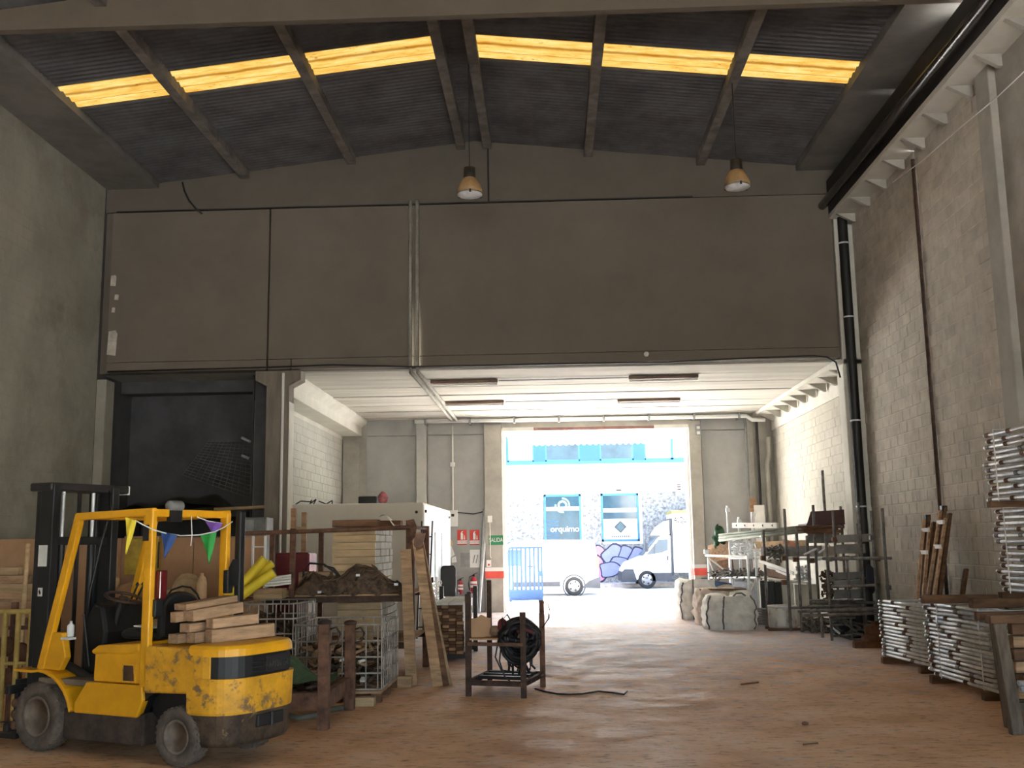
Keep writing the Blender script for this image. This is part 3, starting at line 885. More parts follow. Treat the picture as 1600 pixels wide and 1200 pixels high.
wheel_set(tk, (0.98, 5.0), (0.1, 1.8), 0.36, 0.24)
# blue gate of bars, standing open in front of the van
g0, g1 = at(795, 930, 33.4), at(849, 930, 33.4)
gt = thing('gate', 'bright blue barred metal gate standing open outside the big door', 'gate', (g0.x, 33.4, 0))
W = g1.x-g0.x
fr = MB()
for x in (0.03, W-0.03):
    fr.box(x-0.03, x+0.03, -0.03, 0.03, 0, 1.72)
for z in (0.05, 0.33, 1.69):
    fr.box(0, W, -0.025, 0.025, z-0.03, z+0.03)
obj('gate_frame', fr, M_blue, gt)
obj('kick_panel', MB().box(0.03, W-0.03, -0.012, 0.012, 0.02, 0.33), M_blue, gt)
for k in range(7):
    x = 0.14+(W-0.28)*k/6
    obj('bar', MB().box(x-0.034, x+0.034, -0.012, 0.012, 0.33, 1.69), M_blue, gt)
obj('lock_box', MB().box(W-0.16, W-0.02, -0.045, 0.045, 0.78, 0.95), M_blue, gt)
obj('gate_post', MB().box(W-0.16, W-0.10, -0.03, 0.03, -0.02, 0.02), M_blue, gt)
for x in (0.06, W-0.06):
    obj('roller', MB().lathe([(0.05, -0.02), (0.05, 0.02)], (x, 0, 0.03), 'y', 12), M_dark, gt)
# ------------------------------------------------------------------ forklift
FK = thing('forklift', 'worn yellow forklift truck with black mast and empty driver cab', 'forklift', (-2.97, 9.29, 0), R(155))
def fp(name, mb, m, bevel=0.0, parent=None, label=None):
    return obj(name, mb, m, parent or FK, bevel=bevel, label=label)
# chassis under the body
ch = MB().box(0.42, 1.42, -0.42, 0.46, 0.13, 0.40).box(1.3, 1.85, -0.34, 0.30, 0.2, 0.62).box(-0.35, 0.5, -0.30, 0.30, 0.16, 0.55)
fp('chassis', ch, mat('dirty_chassis', (0.085, 0.058, 0.042), 0.9, var=0.4, scale=6, bump=0.2), 0.02)
# yellow body: lower side panels, engine cover, floor
lower = [(0.47, 0.37), (1.24, 0.37), (1.24, 0.46), (1.10, 0.645), (0.42, 0.645), (0.40, 0.52)]
for y0, y1 in ((0.42, 0.50), (-0.50, -0.42)):
    fp('side_panel', MB().prism(lower, 'y', y0, y1), M_yel, 0.012)
# wheel arch side: yellow above, dark inside
fp('arch_liner', MB().prism([(0.42, 0.40), (0.42, 0.58), (0.30, 0.60), (-0.18, 0.60), (-0.28, 0.40), (-0.28, 0.2), (-0.2, 0.2), (0.05, 0.30), (0.3, 0.3)], 'y', -0.36, 0.36), M_black)
fp('arch_edge', MB().prism([(0.47, 0.37), (0.40, 0.52), (0.30, 0.585), (-0.16, 0.585), (-0.27, 0.40), (-0.33, 0.40), (-0.22, 0.62), (0.44, 0.62)], 'y', 0.36, 0.47), M_black)
fp('floor_plate', MB().box(1.02, 1.75, -0.48, 0.48, 0.60, 0.655), mat('dusty_floor_plate', (0.22, 0.16, 0.11), 0.9), 0.01)
hood = [(0.42, 0.65), (1.03, 0.65), (1.02, 0.90), (0.98, 0.93), (0.42, 0.97)]
fp('engine_cover', MB().prism(hood, 'y', -0.49, 0.49), M_yel, 0.02)
lid = fp('seat_deck', MB().prism([(0.46, 0.92), (0.60, 0.895), (1.04, 0.885), (1.06, 0.92), (0.98, 0.965), (0.46, 1.0)], 'y', -0.50, 0.50), M_yel, 0.02)
rec = fp('side_vent', MB().box(0.50, 0.66, 0.487, 0.496, 0.66, 0.82), M_yelw, 0.0)
fp('vent_hole', MB().prism([(0.515, 0.675), (0.645, 0.675), (0.645, 0.805), (0.53, 0.805)], 'y', 0.49, 0.499), mat('shadowy_recess', (0.10, 0.05, 0.02), 0.9), 0, rec)  # dark plate paints the shade inside the vent
fp('rear_body', MB().prism([(0.40, 0.58), (0.43, 0.98), (-0.10, 0.97), (-0.16, 0.92), (-0.18, 0.60)], 'y', -0.50, 0.50), M_yelw, 0.02)
# counterweight: rounded in plan
def cw_ring(z, k=1.0, x0=-0.12, yw=0.50, xd=0.44, n=18, cut=1.0):
    pts = []
    for i in range(n+1):
        t = math.pi*(i/n-0.5)*cut
        s_, c_ = math.sin(t), math.cos(t)
        y = yw*k*math.copysign(abs(s_)**0.55, s_)
        x = x0-xd*k*abs(c_)**0.62
        pts.append((x, -y, z))
    if cut == 1.0:
        pts += [(x0+0.02, -yw*k, z), (x0+0.02, yw*k, z)]
    return pts
fp('counterweight', MB().loft([cw_ring(0.43, 0.99), cw_ring(0.45, 1.0), cw_ring(0.69, 1.02), cw_ring(0.725, 1.03)], False), M_yelw, 0.012)
fp('rear_cover', MB().loft([cw_ring(0.905, 1.0), cw_ring(0.965, 0.99), cw_ring(0.995, 0.95), cw_ring(1.0, 0.80)], False), M_yel, 0.012)
gr_ = fp('grille', MB().loft([cw_ring(0.72, 0.955), cw_ring(0.91, 0.955)], False), M_black, 0)
# corner pillars either side of the grille
for sgn in (1, -1):
    a = cw_ring(0.72, 1.0)
    idx = range(0, 3) if sgn == -1 else range(16, 19)
    pa = [p for p in a if p[1]*sgn > 0.455]
    xs_ = [p[0] for p in pa]
    poly = [(-0.10, 0.485*sgn), (-0.10, 0.50*sgn), (-0.19, 0.503*sgn), (-0.27, 0.495*sgn), (-0.335, 0.475*sgn), (-0.325, 0.44*sgn), (-0.25, 0.45*sgn)]
    fp('corner_post', MB().loft([[(x, y, 0.715) for x, y in poly], [(x, y, 0.915) for x, y in poly]], False), M_yelw, 0.008)
mg = MB()
for z in (0.76, 0.80, 0.84):
    r_ = [p for p in cw_ring(z, 0.965) if -0.12 < p[1] < 0.22]
    mg.path(r_, 0.006, 5)
fp('grille_bar', mg, M_dark, 0, gr_)
fp('vent_plate', MB().prism([(0.02, 0.745), (-0.30, 0.745), (-0.30, 0.885), (0.02, 0.885)], 'x', -0.548, -0.53), M_dark, 0.006, gr_)
text('lettering', 'HYSTER', mat('dull_grey_relief', (0.06, 0.06, 0.062), 0.45), gr_, (-0.551, -0.14, 0.80), (R(90), 0, R(-90)), 0.075, 0.004)
fp('tow_weight', MB().loft([cw_ring(0.17, 0.90), cw_ring(0.20, 0.95), cw_ring(0.40, 0.99), cw_ring(0.44, 0.985)], False), M_scrape, 0.015)
tb = fp('tow_slot', MB().box(-0.572, -0.50, -0.20, 0.14, 0.30, 0.405), M_dark, 0.01)
fp('tow_pin', MB().tube((-0.575, -0.03, 0.30), (-0.575, -0.03, 0.41), 0.018, 8), M_black, 0, tb)
for k, (y, w_) in enumerate(((0.0, 0.05), (-0.12, 0.06))):
    fp('paint_mark', MB().prism([(y-w_/2, 0.245), (y+w_/2, 0.24), (y+w_/2-0.01, 0.272), (y-w_/2+0.012, 0.28)], 'x', -0.532, -0.515), mat('faded_paint_mark', (0.42, 0.33, 0.18), 0.8))
# fender over the near and far front wheels, with the cowl and front pillars
for sgn in (1, -1):
    fx, fz = 1.72, 0.31
    arcp = []
    for i in range(10):
        t = R(168-i*11.5) if False else R(195-i*13.2)
        arcp.append((fx+0.43*math.cos(t)*(1.08 if math.cos(t) < 0 else 0.9), fz+0.42*math.sin(t)))
    arcp = [p for p in arcp if p[1] > 0.36]
    poly = arcp + [(2.05, 0.725), (2.05, 0.70)] + [(x+(0.022 if x < fx else 0), z-0.024) for x, z in arcp[::-1]]
    fp('fender', MB().prism(poly, 'y', 0.26 if sgn > 0 else -0.52, 0.52 if sgn > 0 else -0.26), M_yel, 0.008)
    fp('cowl', MB().prism([(1.80, 0.73), (1.50, 0.72), (1.42, 0.84), (1.48, 1.06), (1.60, 1.06)], 'y', 0.40*sgn, 0.47*sgn), M_yel, 0.01)
    fp('front_pillar', MB().beam((1.745, 0.45*sgn, 0.72), (1.335, 0.45*sgn, 2.13), 0.06, 0.085, (1, 0, 0)), M_yel, 0.01)
    fp('rear_pillar', MB().box(0.365, 0.455, 0.44 if sgn > 0 else -0.50, 0.50 if sgn > 0 else -0.44, 0.63, 2.15), M_yel, 0.012)
    fp('roof_rail', MB().beam((1.37, 0.45*sgn, 2.115), (0.37, 0.47*sgn, 2.135), 0.06, 0.07), M_yel, 0.01)
fp('roof_crossbar', MB().box(0.37, 0.44, -0.48, 0.48, 2.09, 2.16), M_yel, 0.01)
fp('roof_crossbar', MB().box(1.31, 1.37, -0.46, 0.46, 2.09, 2.14), M_yel, 0.01)
for k in range(5):
    y = -0.32+k*0.16
    fp('roof_bar', MB().beam((1.34, y, 2.12), (0.42, y, 2.13), 0.02, 0.03), M_yelw)
fp('roof_gusset', MB().box(0.44, 0.52, 0.42, 0.46, 2.0, 2.10), M_yel, 0.01)
# work light and tail lamps
wl = fp('work_light', MB().lathe([(0.045, -0.07), (0.05, -0.06), (0.05, 0.07), (0.045, 0.08)], (0.38, 0.22, 2.19), 'y', 16), M_grey)
fp('light_bracket', MB().box(0.35, 0.40, 0.16, 0.30, 2.05, 2.15), M_black, 0, wl)
for (x0, y0, z0, z1, mm, nm) in ((0.32, 0.34, 1.37, 1.62, mat('dark_red_lens', (0.13, 0.012, 0.012), 0.2, coat=0.5), 'tail_lamp'), (0.335, 0.37, 1.22, 1.37, M_black, 'lamp_bracket')):
    fp(nm, MB().box(x0, x0+0.06, y0, y0+0.09, z0, z1), mm, 0.01)
fp('tail_lamp', MB().box(0.32, 0.38, -0.50, -0.42, 1.38, 1.60), M_black, 0.01)
fp('pillar_reflector', MB().box(0.40, 0.47, 0.495, 0.505, 1.88, 2.02), M_dark)
fp('exhaust_pipe', MB().box(0.27, 0.335, -0.60, -0.52, 1.0, 2.16), M_black, 0.015)
fp('exhaust_guard', MB().prism([(0.28, 1.45), (0.33, 1.52), (0.33, 1.62), (0.28, 1.70)], 'y', -0.52, -0.44), M_black)
# seat, steering and controls
st = fp('seat', MB().prism([(0.50, 1.0), (0.98, 1.0), (1.0, 1.06), (0.92, 1.10), (0.55, 1.07)], 'y', -0.24, 0.24), M_black, 0.03)
bk = [(-0.23, 1.02)] + [(0.23*math.cos(t)*-1, 1.28+0.14*math.sin(t)) for t in [math.pi*i/12 for i in range(13)]] + [(0.23, 1.02)]
fp('seat_back', MB().prism(bk, 'x', 0.47, 0.56), M_black, 0.03, st)
fp('paper', MB().prism([(0.58, 1.10), (0.80, 1.115), (0.80, 1.125), (0.58, 1.11)], 'y', 0.05, 0.26), M_white, 0, st, 'white sheet lying on the seat')
fp('dashboard', MB().prism([(1.50, 0.66), (1.28, 0.66), (1.22, 1.05), (1.28, 1.28), (1.40, 1.32), (1.52, 1.15)], 'y', -0.34, 0.20), M_black, 0.03)
col_ = fp('steering_column', MB().tube((1.38, 0.05, 0.72), (1.20, 0.05, 1.32), 0.035, 10), M_black)
rm = []
C0, ax = Vector((1.17, 0.05, 1.36)), (Vector((1.20, 0.05, 1.32))-Vector((1.38, 0.05, 0.72))).normalized()
ua = ax.cross(Vector((0, 1, 0))).normalized()
ub = ax.cross(ua)
mbw = MB().path([C0+ua*0.165*math.cos(t)+ub*0.165*math.sin(t) for t in [2*math.pi*i/28 for i in range(29)]], 0.014, 7)
mbw.tube(C0-ax*0.03, C0+ax*0.005, 0.045, 12)
for k in range(3):
    t = 2.1*k+0.5
    mbw.tube(C0-ax*0.01, C0+ua*0.16*math.cos(t)+ub*0.16*math.sin(t), 0.01, 6)
fp('steering_wheel', mbw, mat('brown_grip', (0.07, 0.035, 0.022), 0.5), 0, col_)
for k in range(3):
    fp('control_lever', MB().tube((1.30, -0.12-k*0.07, 1.26), (1.20, -0.14-k*0.07, 1.46), 0.009, 6).lathe([(0.005, -0.02), (0.02, 0), (0.005, 0.025)], (1.20, -0.14-k*0.07, 1.47), 'z', 8), M_black)
fp('hand_brake', MB().tube((1.30, 0.30, 0.75), (1.38, 0.32, 1.22), 0.012, 6), M_dark)
fp('fluid_bottle', MB().lathe([(0.03, 1.02), (0.033, 1.03), (0.033, 1.12), (0.012, 1.14), (0.012, 1.16)], (1.46, 0.39, 0.0), 'z', 12), M_white, 0, None, 'small white bottle on the cowl')
fp('step_plate', MB().box(1.36, 1.47, 0.41, 0.49, 1.0, 1.02), M_woodw)
# mast
ms = fp('mast', MB().box(1.80, 1.98, 0.29, 0.38, 0.08, 2.44).box(1.98, 2.10, 0.25, 0.33, 0.08, 2.40).box(1.80, 1.98, -0.42, -0.33, 0.08, 2.44).box(1.98, 2.10, -0.37, -0.29, 0.08, 2.40).box(1.82, 2.0, -0.33, 0.29, 0.30, 0.40), M_black, 0.01)
fp('mast_crossbar', MB().box(1.82, 2.12, -0.56, 0.40, 2.38, 2.46), M_dark, 0.015)
fp('crossbar_cap', MB().box(1.84, 1.98, -0.585, -0.555, 2.37, 2.46), M_white, 0, None, 'white end of the mast crossbar')
fp('mast_crossbar', MB().box(1.86, 1.98, -0.34, 0.30, 1.86, 1.94), M_black, 0.01)
for y in (0.16, -0.20):
    cy_ = fp('lift_cylinder', MB().tube((1.93, y, 0.2), (1.93, y, 1.9), 0.035, 10), M_black)
    fp('piston_rod', MB().tube((1.93, y, 1.9), (1.93, y, 2.38), 0.018, 8), M_galvb, 0, cy_)
fp('lift_chain', MB().box(1.885, 1.90, -0.02, 0.02, 0.7, 2.38), M_dark)
fp('mast_hose', MB().path([(1.83, -0.30, 2.40), (1.74, -0.26, 2.2), (1.76, -0.18, 1.9), (1.80, -0.1, 1.4), (1.78, -0.05, 0.9)], 0.014, 6), M_black)
for y in (0.36, -0.38):
    fp('tilt_cylinder', MB().tube((1.22, y*0.8, 0.62), (1.84, y*0.9, 0.85), 0.04, 10), M_dark)
fp('sticker', MB().box(1.845, 1.965, 0.38, 0.384, 1.66, 1.86), M_woodw, 0, ms, 'pale rectangular sticker')
sk_ = fp('sticker', MB().box(1.885, 1.945, 0.38, 0.384, 1.38, 1.46), M_woodw, 0, ms, 'small white sticker with a black mark')
fp('printed_mark', MB().prism([(1.90, 1.41), (1.915, 1.395), (1.935, 1.425), (1.92, 1.445)], 'y', 0.384, 0.386), M_black, 0, ms)
cg = fp('carriage', MB().box(2.12, 2.18, -0.50, 0.50, 0.14, 0.22).box(2.12, 2.18, -0.50, 0.50, 0.48, 0.56).box(2.12, 2.16, -0.3, -0.22, 0.14, 0.56).box(2.12, 2.16, 0.22, 0.3, 0.14, 0.56), M_dark, 0.01)
for y in (0.30, -0.30):
    fp('fork', MB().prism([(2.18, 0.60), (2.22, 0.60), (2.23, 0.10), (3.20, 0.06), (3.20, 0.05), (2.18, 0.05)], 'y', y-0.06, y+0.06), M_dark, 0.008)
for z in (0.20, 0.30, 0.40):
    fp('carriage_roller', MB().lathe([(0.035, 0.40), (0.04, 0.41), (0.04, 0.45), (0.03, 0.46)], (2.10, 0, z), 'y', 14), M_rust)
# wheels
def fwheel(x, y, r, w, sgn, steer=0.0):
    tyre = MB().lathe([(r*0.60, -w/2), (r*0.88, -w/2), (r*0.97, -w*0.42), (r, -w*0.25), (r, w*0.25), (r*0.97, w*0.42), (r*0.88, w/2), (r*0.60, w/2)], (0, 0, 0), 'y', 40, closed=True)
    wh = obj('wheel', tyre, M_rub, FK, loc=(x, y, r), rot=(0, 0, steer))
    f = w/2*sgn
    prof = [(r*0.60, f*0.92), (r*0.57, f*1.02), (r*0.50, f*0.98), (r*0.44, f*0.55), (r*0.30, f*0.50), (r*0.26, f*0.70), (r*0.20, f*0.72), (0.01, f*0.74)]
    obj('rim', MB().lathe(prof, (0, 0, 0), 'y', 28), mat('dusty_rim', (0.215, 0.165, 0.125), 0.8, 0.1, var=0.3, scale=8), wh)
    for k in range(6):
        a = k*1.0472
        obj('wheel_nut', MB().lathe([(0.012, f*0.5), (0.012, f*0.62)], (r*0.36*math.cos(a), 0, r*0.36*math.sin(a)), 'y', 6), M_dark, wh)
    tread = MB()
    for k in range(30):
        a = k*2*math.pi/30
        ca, sa = math.cos(a), math.sin(a)
        for s2 in (-1, 1):
            p0 = Vector(((r-0.004)*math.cos(a), s2*w*0.06, (r-0.004)*math.sin(a)))
            p1 = Vector(((r*0.965)*math.cos(a+0.09), s2*w*0.44, (r*0.965)*math.sin(a+0.09)))
            tread.beam(p0, p1, 0.022, 0.016, (ca, 0, sa))
    obj('tread', tread, M_rub, wh, kind='stuff')
fwheel(0.0, 0.42, 0.245, 0.17, 1)
fwheel(0.0, -0.42, 0.245, 0.17, -1)
fwheel(1.72, 0.41, 0.31, 0.20, 1)
fwheel(1.72, -0.41, 0.31, 0.20, -1)

MF = Matrix.Translation(Vector((-2.97, 9.29, 0))) @ Matrix.Rotation(R(155), 4, 'Z')
def fk(x, y, z):
    return MF @ Vector((x, y, z))
# bunting tied round the cab
bt = thing('bunting', 'white string of coloured pennants tied across the forklift cab', 'bunting', fk(0.4, 0, 2.05), 0)
B0 = fk(0.4, 0, 2.05)
sp = [at(211, 813, 8.95), at(222, 819, 8.98), at(240, 828, 9.0), at(258, 833, 9.15), at(282, 837, 9.3), at(310, 836, 9.5), at(335, 831, 9.65), at(350, 824, 9.75), at(363, 815, 9.85)]
obj('string', MB().path([p-B0 for p in sp], 0.006, 5), M_white, bt)
sp2 = [at(308, 808, 9.45), at(325, 814, 9.6), at(348, 818, 9.75)]
obj('string', MB().path([p-B0 for p in sp2], 0.005, 5), M_white, bt)
obj('string', MB().path([p-B0 for p in (at(299, 806, 9.4), at(300, 836, 9.4), at(298, 853, 9.4))], 0.005, 5), M_white, bt)
def pennant(tri, Y, colr, nm):
    P = [at(x, y, Y)-B0 for x, y in tri]
    n = Vector((0.15, 0.012, 0))
    n = Vector((0, 0.004, 0))
    mb = MB()
    N = 6
    front = []
    for i in range(N+1):
        s_ = i/N
        l_ = P[0].lerp(P[2], s_)
        r__ = P[1].lerp(P[2], s_)
        for j in range(5):
            q = l_.lerp(r__, j/4)
            q = q + Vector((0, 0.018*math.sin(j*1.6+s_*3), 0))
            front.append(q)
    v = front + [q+n for q in front]
    o_ = len(front)
    fs = []
    for i in range(N):
        for j in range(4):
            a = i*5+j
            fs += [(a, a+1, a+6, a+5), (a+o_, a+o_+5, a+o_+6, a+o_+1)]
    mb.add(v, fs, True)
    obj('pennant', mb, mat('pennant_'+nm, colr, 0.6, var=0.08), bt, label=nm+' pennant')
pennant(((196, 808), (213, 814), (197, 866)), 8.93, (0.80, 0.62, 0.03), 'yellow')
pennant(((251, 830), (277, 836), (257, 872)), 9.15, (0.02, 0.07, 0.25), 'blue')
pennant(((319, 812), (348, 818), (333, 838)), 9.68, (0.22, 0.09, 0.45), 'purple')
pennant(((313, 836), (338, 832), (327, 881)), 9.6, (0.02, 0.33, 0.05), 'green')
# timbers piled on the back of the forklift
def timber(name, p0, p1, w, h, label, mm=None, group='timbers piled on the forklift'):
    p0, p1 = Vector(p0), Vector(p1)
    d = p1-p0
    o = thing(name, label, 'timber', p0, math.atan2(d.y, d.x), group) if False else None
    c = (p0+p1)/2
    L_ = d.length
    mb = MB().box(-L_/2, L_/2, -w/2, w/2, -h/2, h/2)
    ry = -math.asin(d.z/L_)
    return single(name, mb, mm or M_wood, label, 'timber', group, c, (0, ry, math.atan2(d.y, d.x)), 0.006)
T = [
    ((-0.10, 0.26, 1.05), (-0.30, -0.33, 1.07), 0.12, 0.115, 'lowest thick beam at the back of the pile on the forklift'),
    ((0.03, 0.33, 1.04), (-0.04, -0.30, 1.05), 0.11, 0.09, 'thick beam lying on the deck in the middle of the pile on the forklift'),
    ((0.17, 0.40, 1.035), (0.16, -0.36, 1.04), 0.12, 0.08, 'flat beam lying nearest the seat at the bottom of the pile on the forklift'),
    ((-0.07, 0.22, 1.155), (-0.20, -0.22, 1.175), 0.12, 0.085, 'second layer beam above the lowest thick one on the forklift pile'),
    ((0.08, 0.36, 1.125), (0.08, -0.26, 1.135), 0.12, 0.075, 'second layer beam towards the seat on the forklift pile'),
    ((0.09, 0.31, 1.225), (-0.02, -0.20, 1.275), 0.15, 0.095, 'wide pale beam with a split end in the upper layer of the forklift pile'),
    ((0.20, 0.38, 1.215), (0.18, -0.22, 1.24), 0.07, 0.09, 'narrow beam next to the seat in the upper layer of the forklift pile'),
    ((0.16, 0.34, 1.30), (0.08, -0.22, 1.35), 0.17, 0.055, 'topmost board of the pile on the forklift'),
]
for a, b, w, h, lb in T:
    timber('timber_beam', fk(*a), fk(*b), w, h, lb)
# ------------------------------------------------------------------ left hand side
# office cabin behind the column
ob = thing('office_cabin', 'cream site cabin standing behind the left concrete column', 'cabin', (-5.7, 21.5, 0))
obj('shell', MB().box(0, 3.04, 0, 5.7, 0.08, 2.70), M_cream, ob, bevel=0.02)
obj('painted_lit_end', MB().box(3.03, 3.055, 0.05, 5.65, 0.10, 2.66), M_white, ob, bevel=0.01, label='end wall facing the door, with painted door light')  # whiter than the cream shell: door light painted into this end
for y0, y1 in ((0.35, 1.25), (2.0, 3.2), (3.4, 4.6)):
    pn_ = obj('door_panel' if y0 < 1 else 'window_panel', MB().box(3.05, 3.075, y0, y1, 0.15 if y0 < 1 else 1.0, 2.1), mat('pale_blue_panel', (0.62, 0.70, 0.76), 0.5), ob, bevel=0.008)
obj('door_handle', MB().box(3.07, 3.12, 1.12, 1.18, 1.0, 1.12), M_dark, ob)
for y in (0.2, 5.2):
    obj('lifting_eye', MB().lathe([(0.03, 3.05), (0.03, 3.09)], (0, y, 2.52), 'x', 10), M_dark, ob)
obj('corner_eye', MB().lathe([(0.03, -0.04), (0.03, 0.01)], (2.9, 0, 2.5), 'y', 10), M_dark, ob)
for x in (0.2, 2.8):
    obj('skid', MB().box(x-0.1, x+0.1, 0.1, 5.6, 0, 0.08), M_dark, ob)
p = at(575, 783, 21.9)
cs = thing('carry_case', 'black carry case lying on top of the cream cabin', 'case', (p.x, 21.9, 2.70))
obj('case_body', MB().box(-0.19, 0.19, -0.12, 0.12, 0, 0.16), M_black, cs, bevel=0.02)
obj('handle', MB().path([(-0.06, -0.125, 0.10), (-0.06, -0.15, 0.11), (0.06, -0.15, 0.11), (0.06, -0.125, 0.10)], 0.008, 5), M_dark, cs)
p = at(598, 783, 21.9)
single('plastic_bag', MB().blob((p.x, 21.9, 2.82), 0.10, 0.09, 0.13, 3, 0.3), mat('pink_plastic_film', (0.62, 0.20, 0.22), 0.35, var=0.4, scale=12), 'crumpled pink plastic bag on top of the cream cabin', 'bag')
mb = MB()
rg = random.Random(4)
for px0, py0, px1, py1 in ((462, 788, 470, 783), (470, 783, 486, 784), (486, 786, 494, 780), (494, 780, 484, 800), (498, 783, 511, 788), (511, 787, 519, 782), (519, 788, 519, 782), (484, 788, 487, 781)):
    mb.tube(at(px0, py0, 21.6), at(px1, py1, 21.6), 0.014, 5)
single('wire_scrap', mb, M_dark, 'tangle of black wire ends lying along the cabin roof edge', 'wire')

# recess: black platform with a sheeted heap, mesh panel
pl_ = thing('platform', 'black steel platform in the dark recess above the forklift', 'platform', (-7.25, 20.9, 0))
obj('deck', MB().box(-1.58, 1.18, -0.86, 0.80, 2.42, 2.55), M_dark, pl_, bevel=0.01)
for x in (-1.5, 1.1):
    for y in (-0.4, 0.7):
        obj('post', MB().box(x-0.05, x+0.05, y-0.05, y+0.05, 0, 2.42), M_dark, pl_)
def heap(u, v):
    x = -8.7+2.62*u
    y = 20.45+1.2*v
    h = 0.30*math.exp(-((u-0.45)/0.22)**2)+0.18*math.exp(-((u-0.12)/0.1)**2)+0.40*math.exp(-((u-0.70)/0.12)**2)*(0.4+0.6*v)
    h *= math.sin(math.pi*min(1, v*1.2+0.1))**0.5 if 0 < v*1.2+0.1 < 1 else 0.3
    return (x, y, 2.56+h+0.02*math.sin(17*u+5*v))
single('tarpaulin', MB().grid(heap, 30, 10), M_tarp, 'black tarpaulin sheeting over a heap on the platform in the recess', 'tarpaulin')
mb = MB()
q00, q10, q11, q01 = at(285, 742, 21.4), at(390, 778, 20.9), at(394, 690, 21.5), at(325, 690, 21.6)
for k in range(15):
    t = k/14
    mb.tube(q00.lerp(q01, t), q10.lerp(q11, t), 0.009, 5)
for k in range(12):
    t = k/11
    mb.tube(q00.lerp(q10, t), q01.lerp(q11, t), 0.006, 5)
mp_ = thing('mesh_panel', 'steel mesh panel leaning beside the column in the dark recess', 'mesh', q10)
obj('wires', MB().add([Vector(v)-q10 for v in mb.v], mb.f, True), mat('grimy_wire', (0.15, 0.15, 0.15), 0.7), mp_, kind='stuff')
for a, b in (((378, 684), (391, 690)), ((378, 712), (388, 716))):
    obj('tie_bar', MB().tube(at(*a, 21.4)-q10, at(*b, 21.3)-q10, 0.03, 8), M_galvb, mp_)
single('steel_tube', MB().tube(at(335, 796, 20.03), at(413, 792, 20.0), 0.035, 8), M_woodp, 'pale tube lying on the front edge of the black platform', 'tube')

# hardboard hoarding behind the forklift
hd = thing('hoarding', 'brown hardboard hoarding standing behind the forklift', 'hoarding', (-6.7, 16.0, 0))
for k in range(4):
    x0 = -2.3+k*1.14
    obj('board', MB().box(x0+0.005, x0+1.135, -0.01+0.012*(k % 2), 0.01+0.012*(k % 2), 0.02, 2.0-0.012*k), M_ply, hd)
obj('top_rail', MB().box(-2.3, 2.26, 0.03, 0.08, 1.90, 1.99), M_wood, hd)
for x in (-2.2, 0, 2.2):
    obj('stud', MB().box(x-0.04, x+0.04, 0.03, 0.10, 0, 1.9), M_wood, hd)

# crate with odds and ends behind the cab
cr = thing('crate', 'wooden slatted crate standing behind the forklift cab', 'crate', (-4.55, 13.7, 0))
for k in range(6):
    obj('slat', MB().box(-0.75, 0.65, -0.42, -0.39, 0.05+k*0.18, 0.20+k*0.18), M_wood, cr)
    obj('slat', MB().box(0.62, 0.65, -0.40, 0.4, 0.05+k*0.18, 0.20+k*0.18), M_wood, cr)
    obj('slat', MB().box(-0.75, -0.72, -0.40, 0.4, 0.05+k*0.18, 0.20+k*0.18), M_wood, cr)
obj('lid', MB().box(-0.76, 0.66, -0.42, 0.42, 1.10, 1.13), M_wood, cr)
for x in (-0.70, 0.60):
    obj('corner_post', MB().box(x-0.03, x+0.03, -0.38, -0.32, 0, 1.1), M_wood, cr)
p = at(315, 925, 13.5)
single('bottle', MB().lathe([(0.055, 1.13), (0.065, 1.15), (0.065, 1.36), (0.05, 1.43), (0.022, 1.46), (0.022, 1.49)], (p.x, 13.5, 0), 'z', 16), mat('cream_plastic', (0.66, 0.42, 0.22), 0.6), 'cream plastic bottle standing on the crate behind the cab', 'bottle')
p = at(270, 915, 13.6)
for k in range(3):
    single('board_offcut', MB().box(p.x-0.12+0.01*k, p.x+0.1+0.01*k, 13.45, 13.7, 1.131+k*0.05, 1.178+k*0.05), M_woodp, ('lowest', 'middle', 'top')[k]+' cream board offcut in the little pile on the crate', 'board', 'offcuts on the crate')
p = at(290, 885, 13.75)
single('rag', MB().blob((p.x, 13.8, 1.30), 0.19, 0.1, 0.165, 8, 0.35, zmin=1.135), mat('cream_rag', (0.60, 0.42, 0.24), 0.9), 'crumpled cream rag on the crate behind the bottle', 'rag')
single('hose_coil', MB().path([at(x, y, 13.33) for x, y in ((258, 936), (268, 922), (285, 916), (298, 918), (308, 928), (312, 938))], 0.014, 6), M_dark, 'dark hose loop hanging over the front of the crate', 'hose')
p = at(203, 868, 15.4)
yb = thing('panel_box', 'yellow box panel hung on the brown hoarding', 'box', (p.x, 15.93, p.z))
obj('face', MB().box(-0.26, 0.26, -0.1, 0.05, -0.30, 0.26), mat('dull_yellow', (0.60, 0.40, 0.05), 0.6), yb, bevel=0.01)
obj('lid', MB().box(-0.27, 0.27, -0.11, 0.05, 0.26, 0.29), M_wood, yb)
obj('hinge', MB().tube((0.27, -0.1, -0.2), (0.27, -0.1, 0.2), 0.012, 6), M_dark, yb)
# sacks and heap seen through the cab
for px, py, Y, r, s_, lb in ((195, 880, 15.3, 0.22, 1, 'knotted cream cloth bundle on the sack heap behind the steering wheel'), (205, 930, 14.6, 0.42, 2, 'large brown sack slumped behind the steering wheel')):
    p = at(px, py, Y)
    if s_ == 2:
        single('sack', MB().blob((p.x, Y, 0.62), r, 0.38, 0.70, s_, 0.2, zmin=0.0), M_ply, lb, 'sack')
    else:
        single('sack', MB().blob((p.x-0.05, 14.75, 1.33), r, 0.2, 0.14, s_, 0.3), mat('cream_rag', (0.6, 0.42, 0.24), 0.9), lb, 'sack')

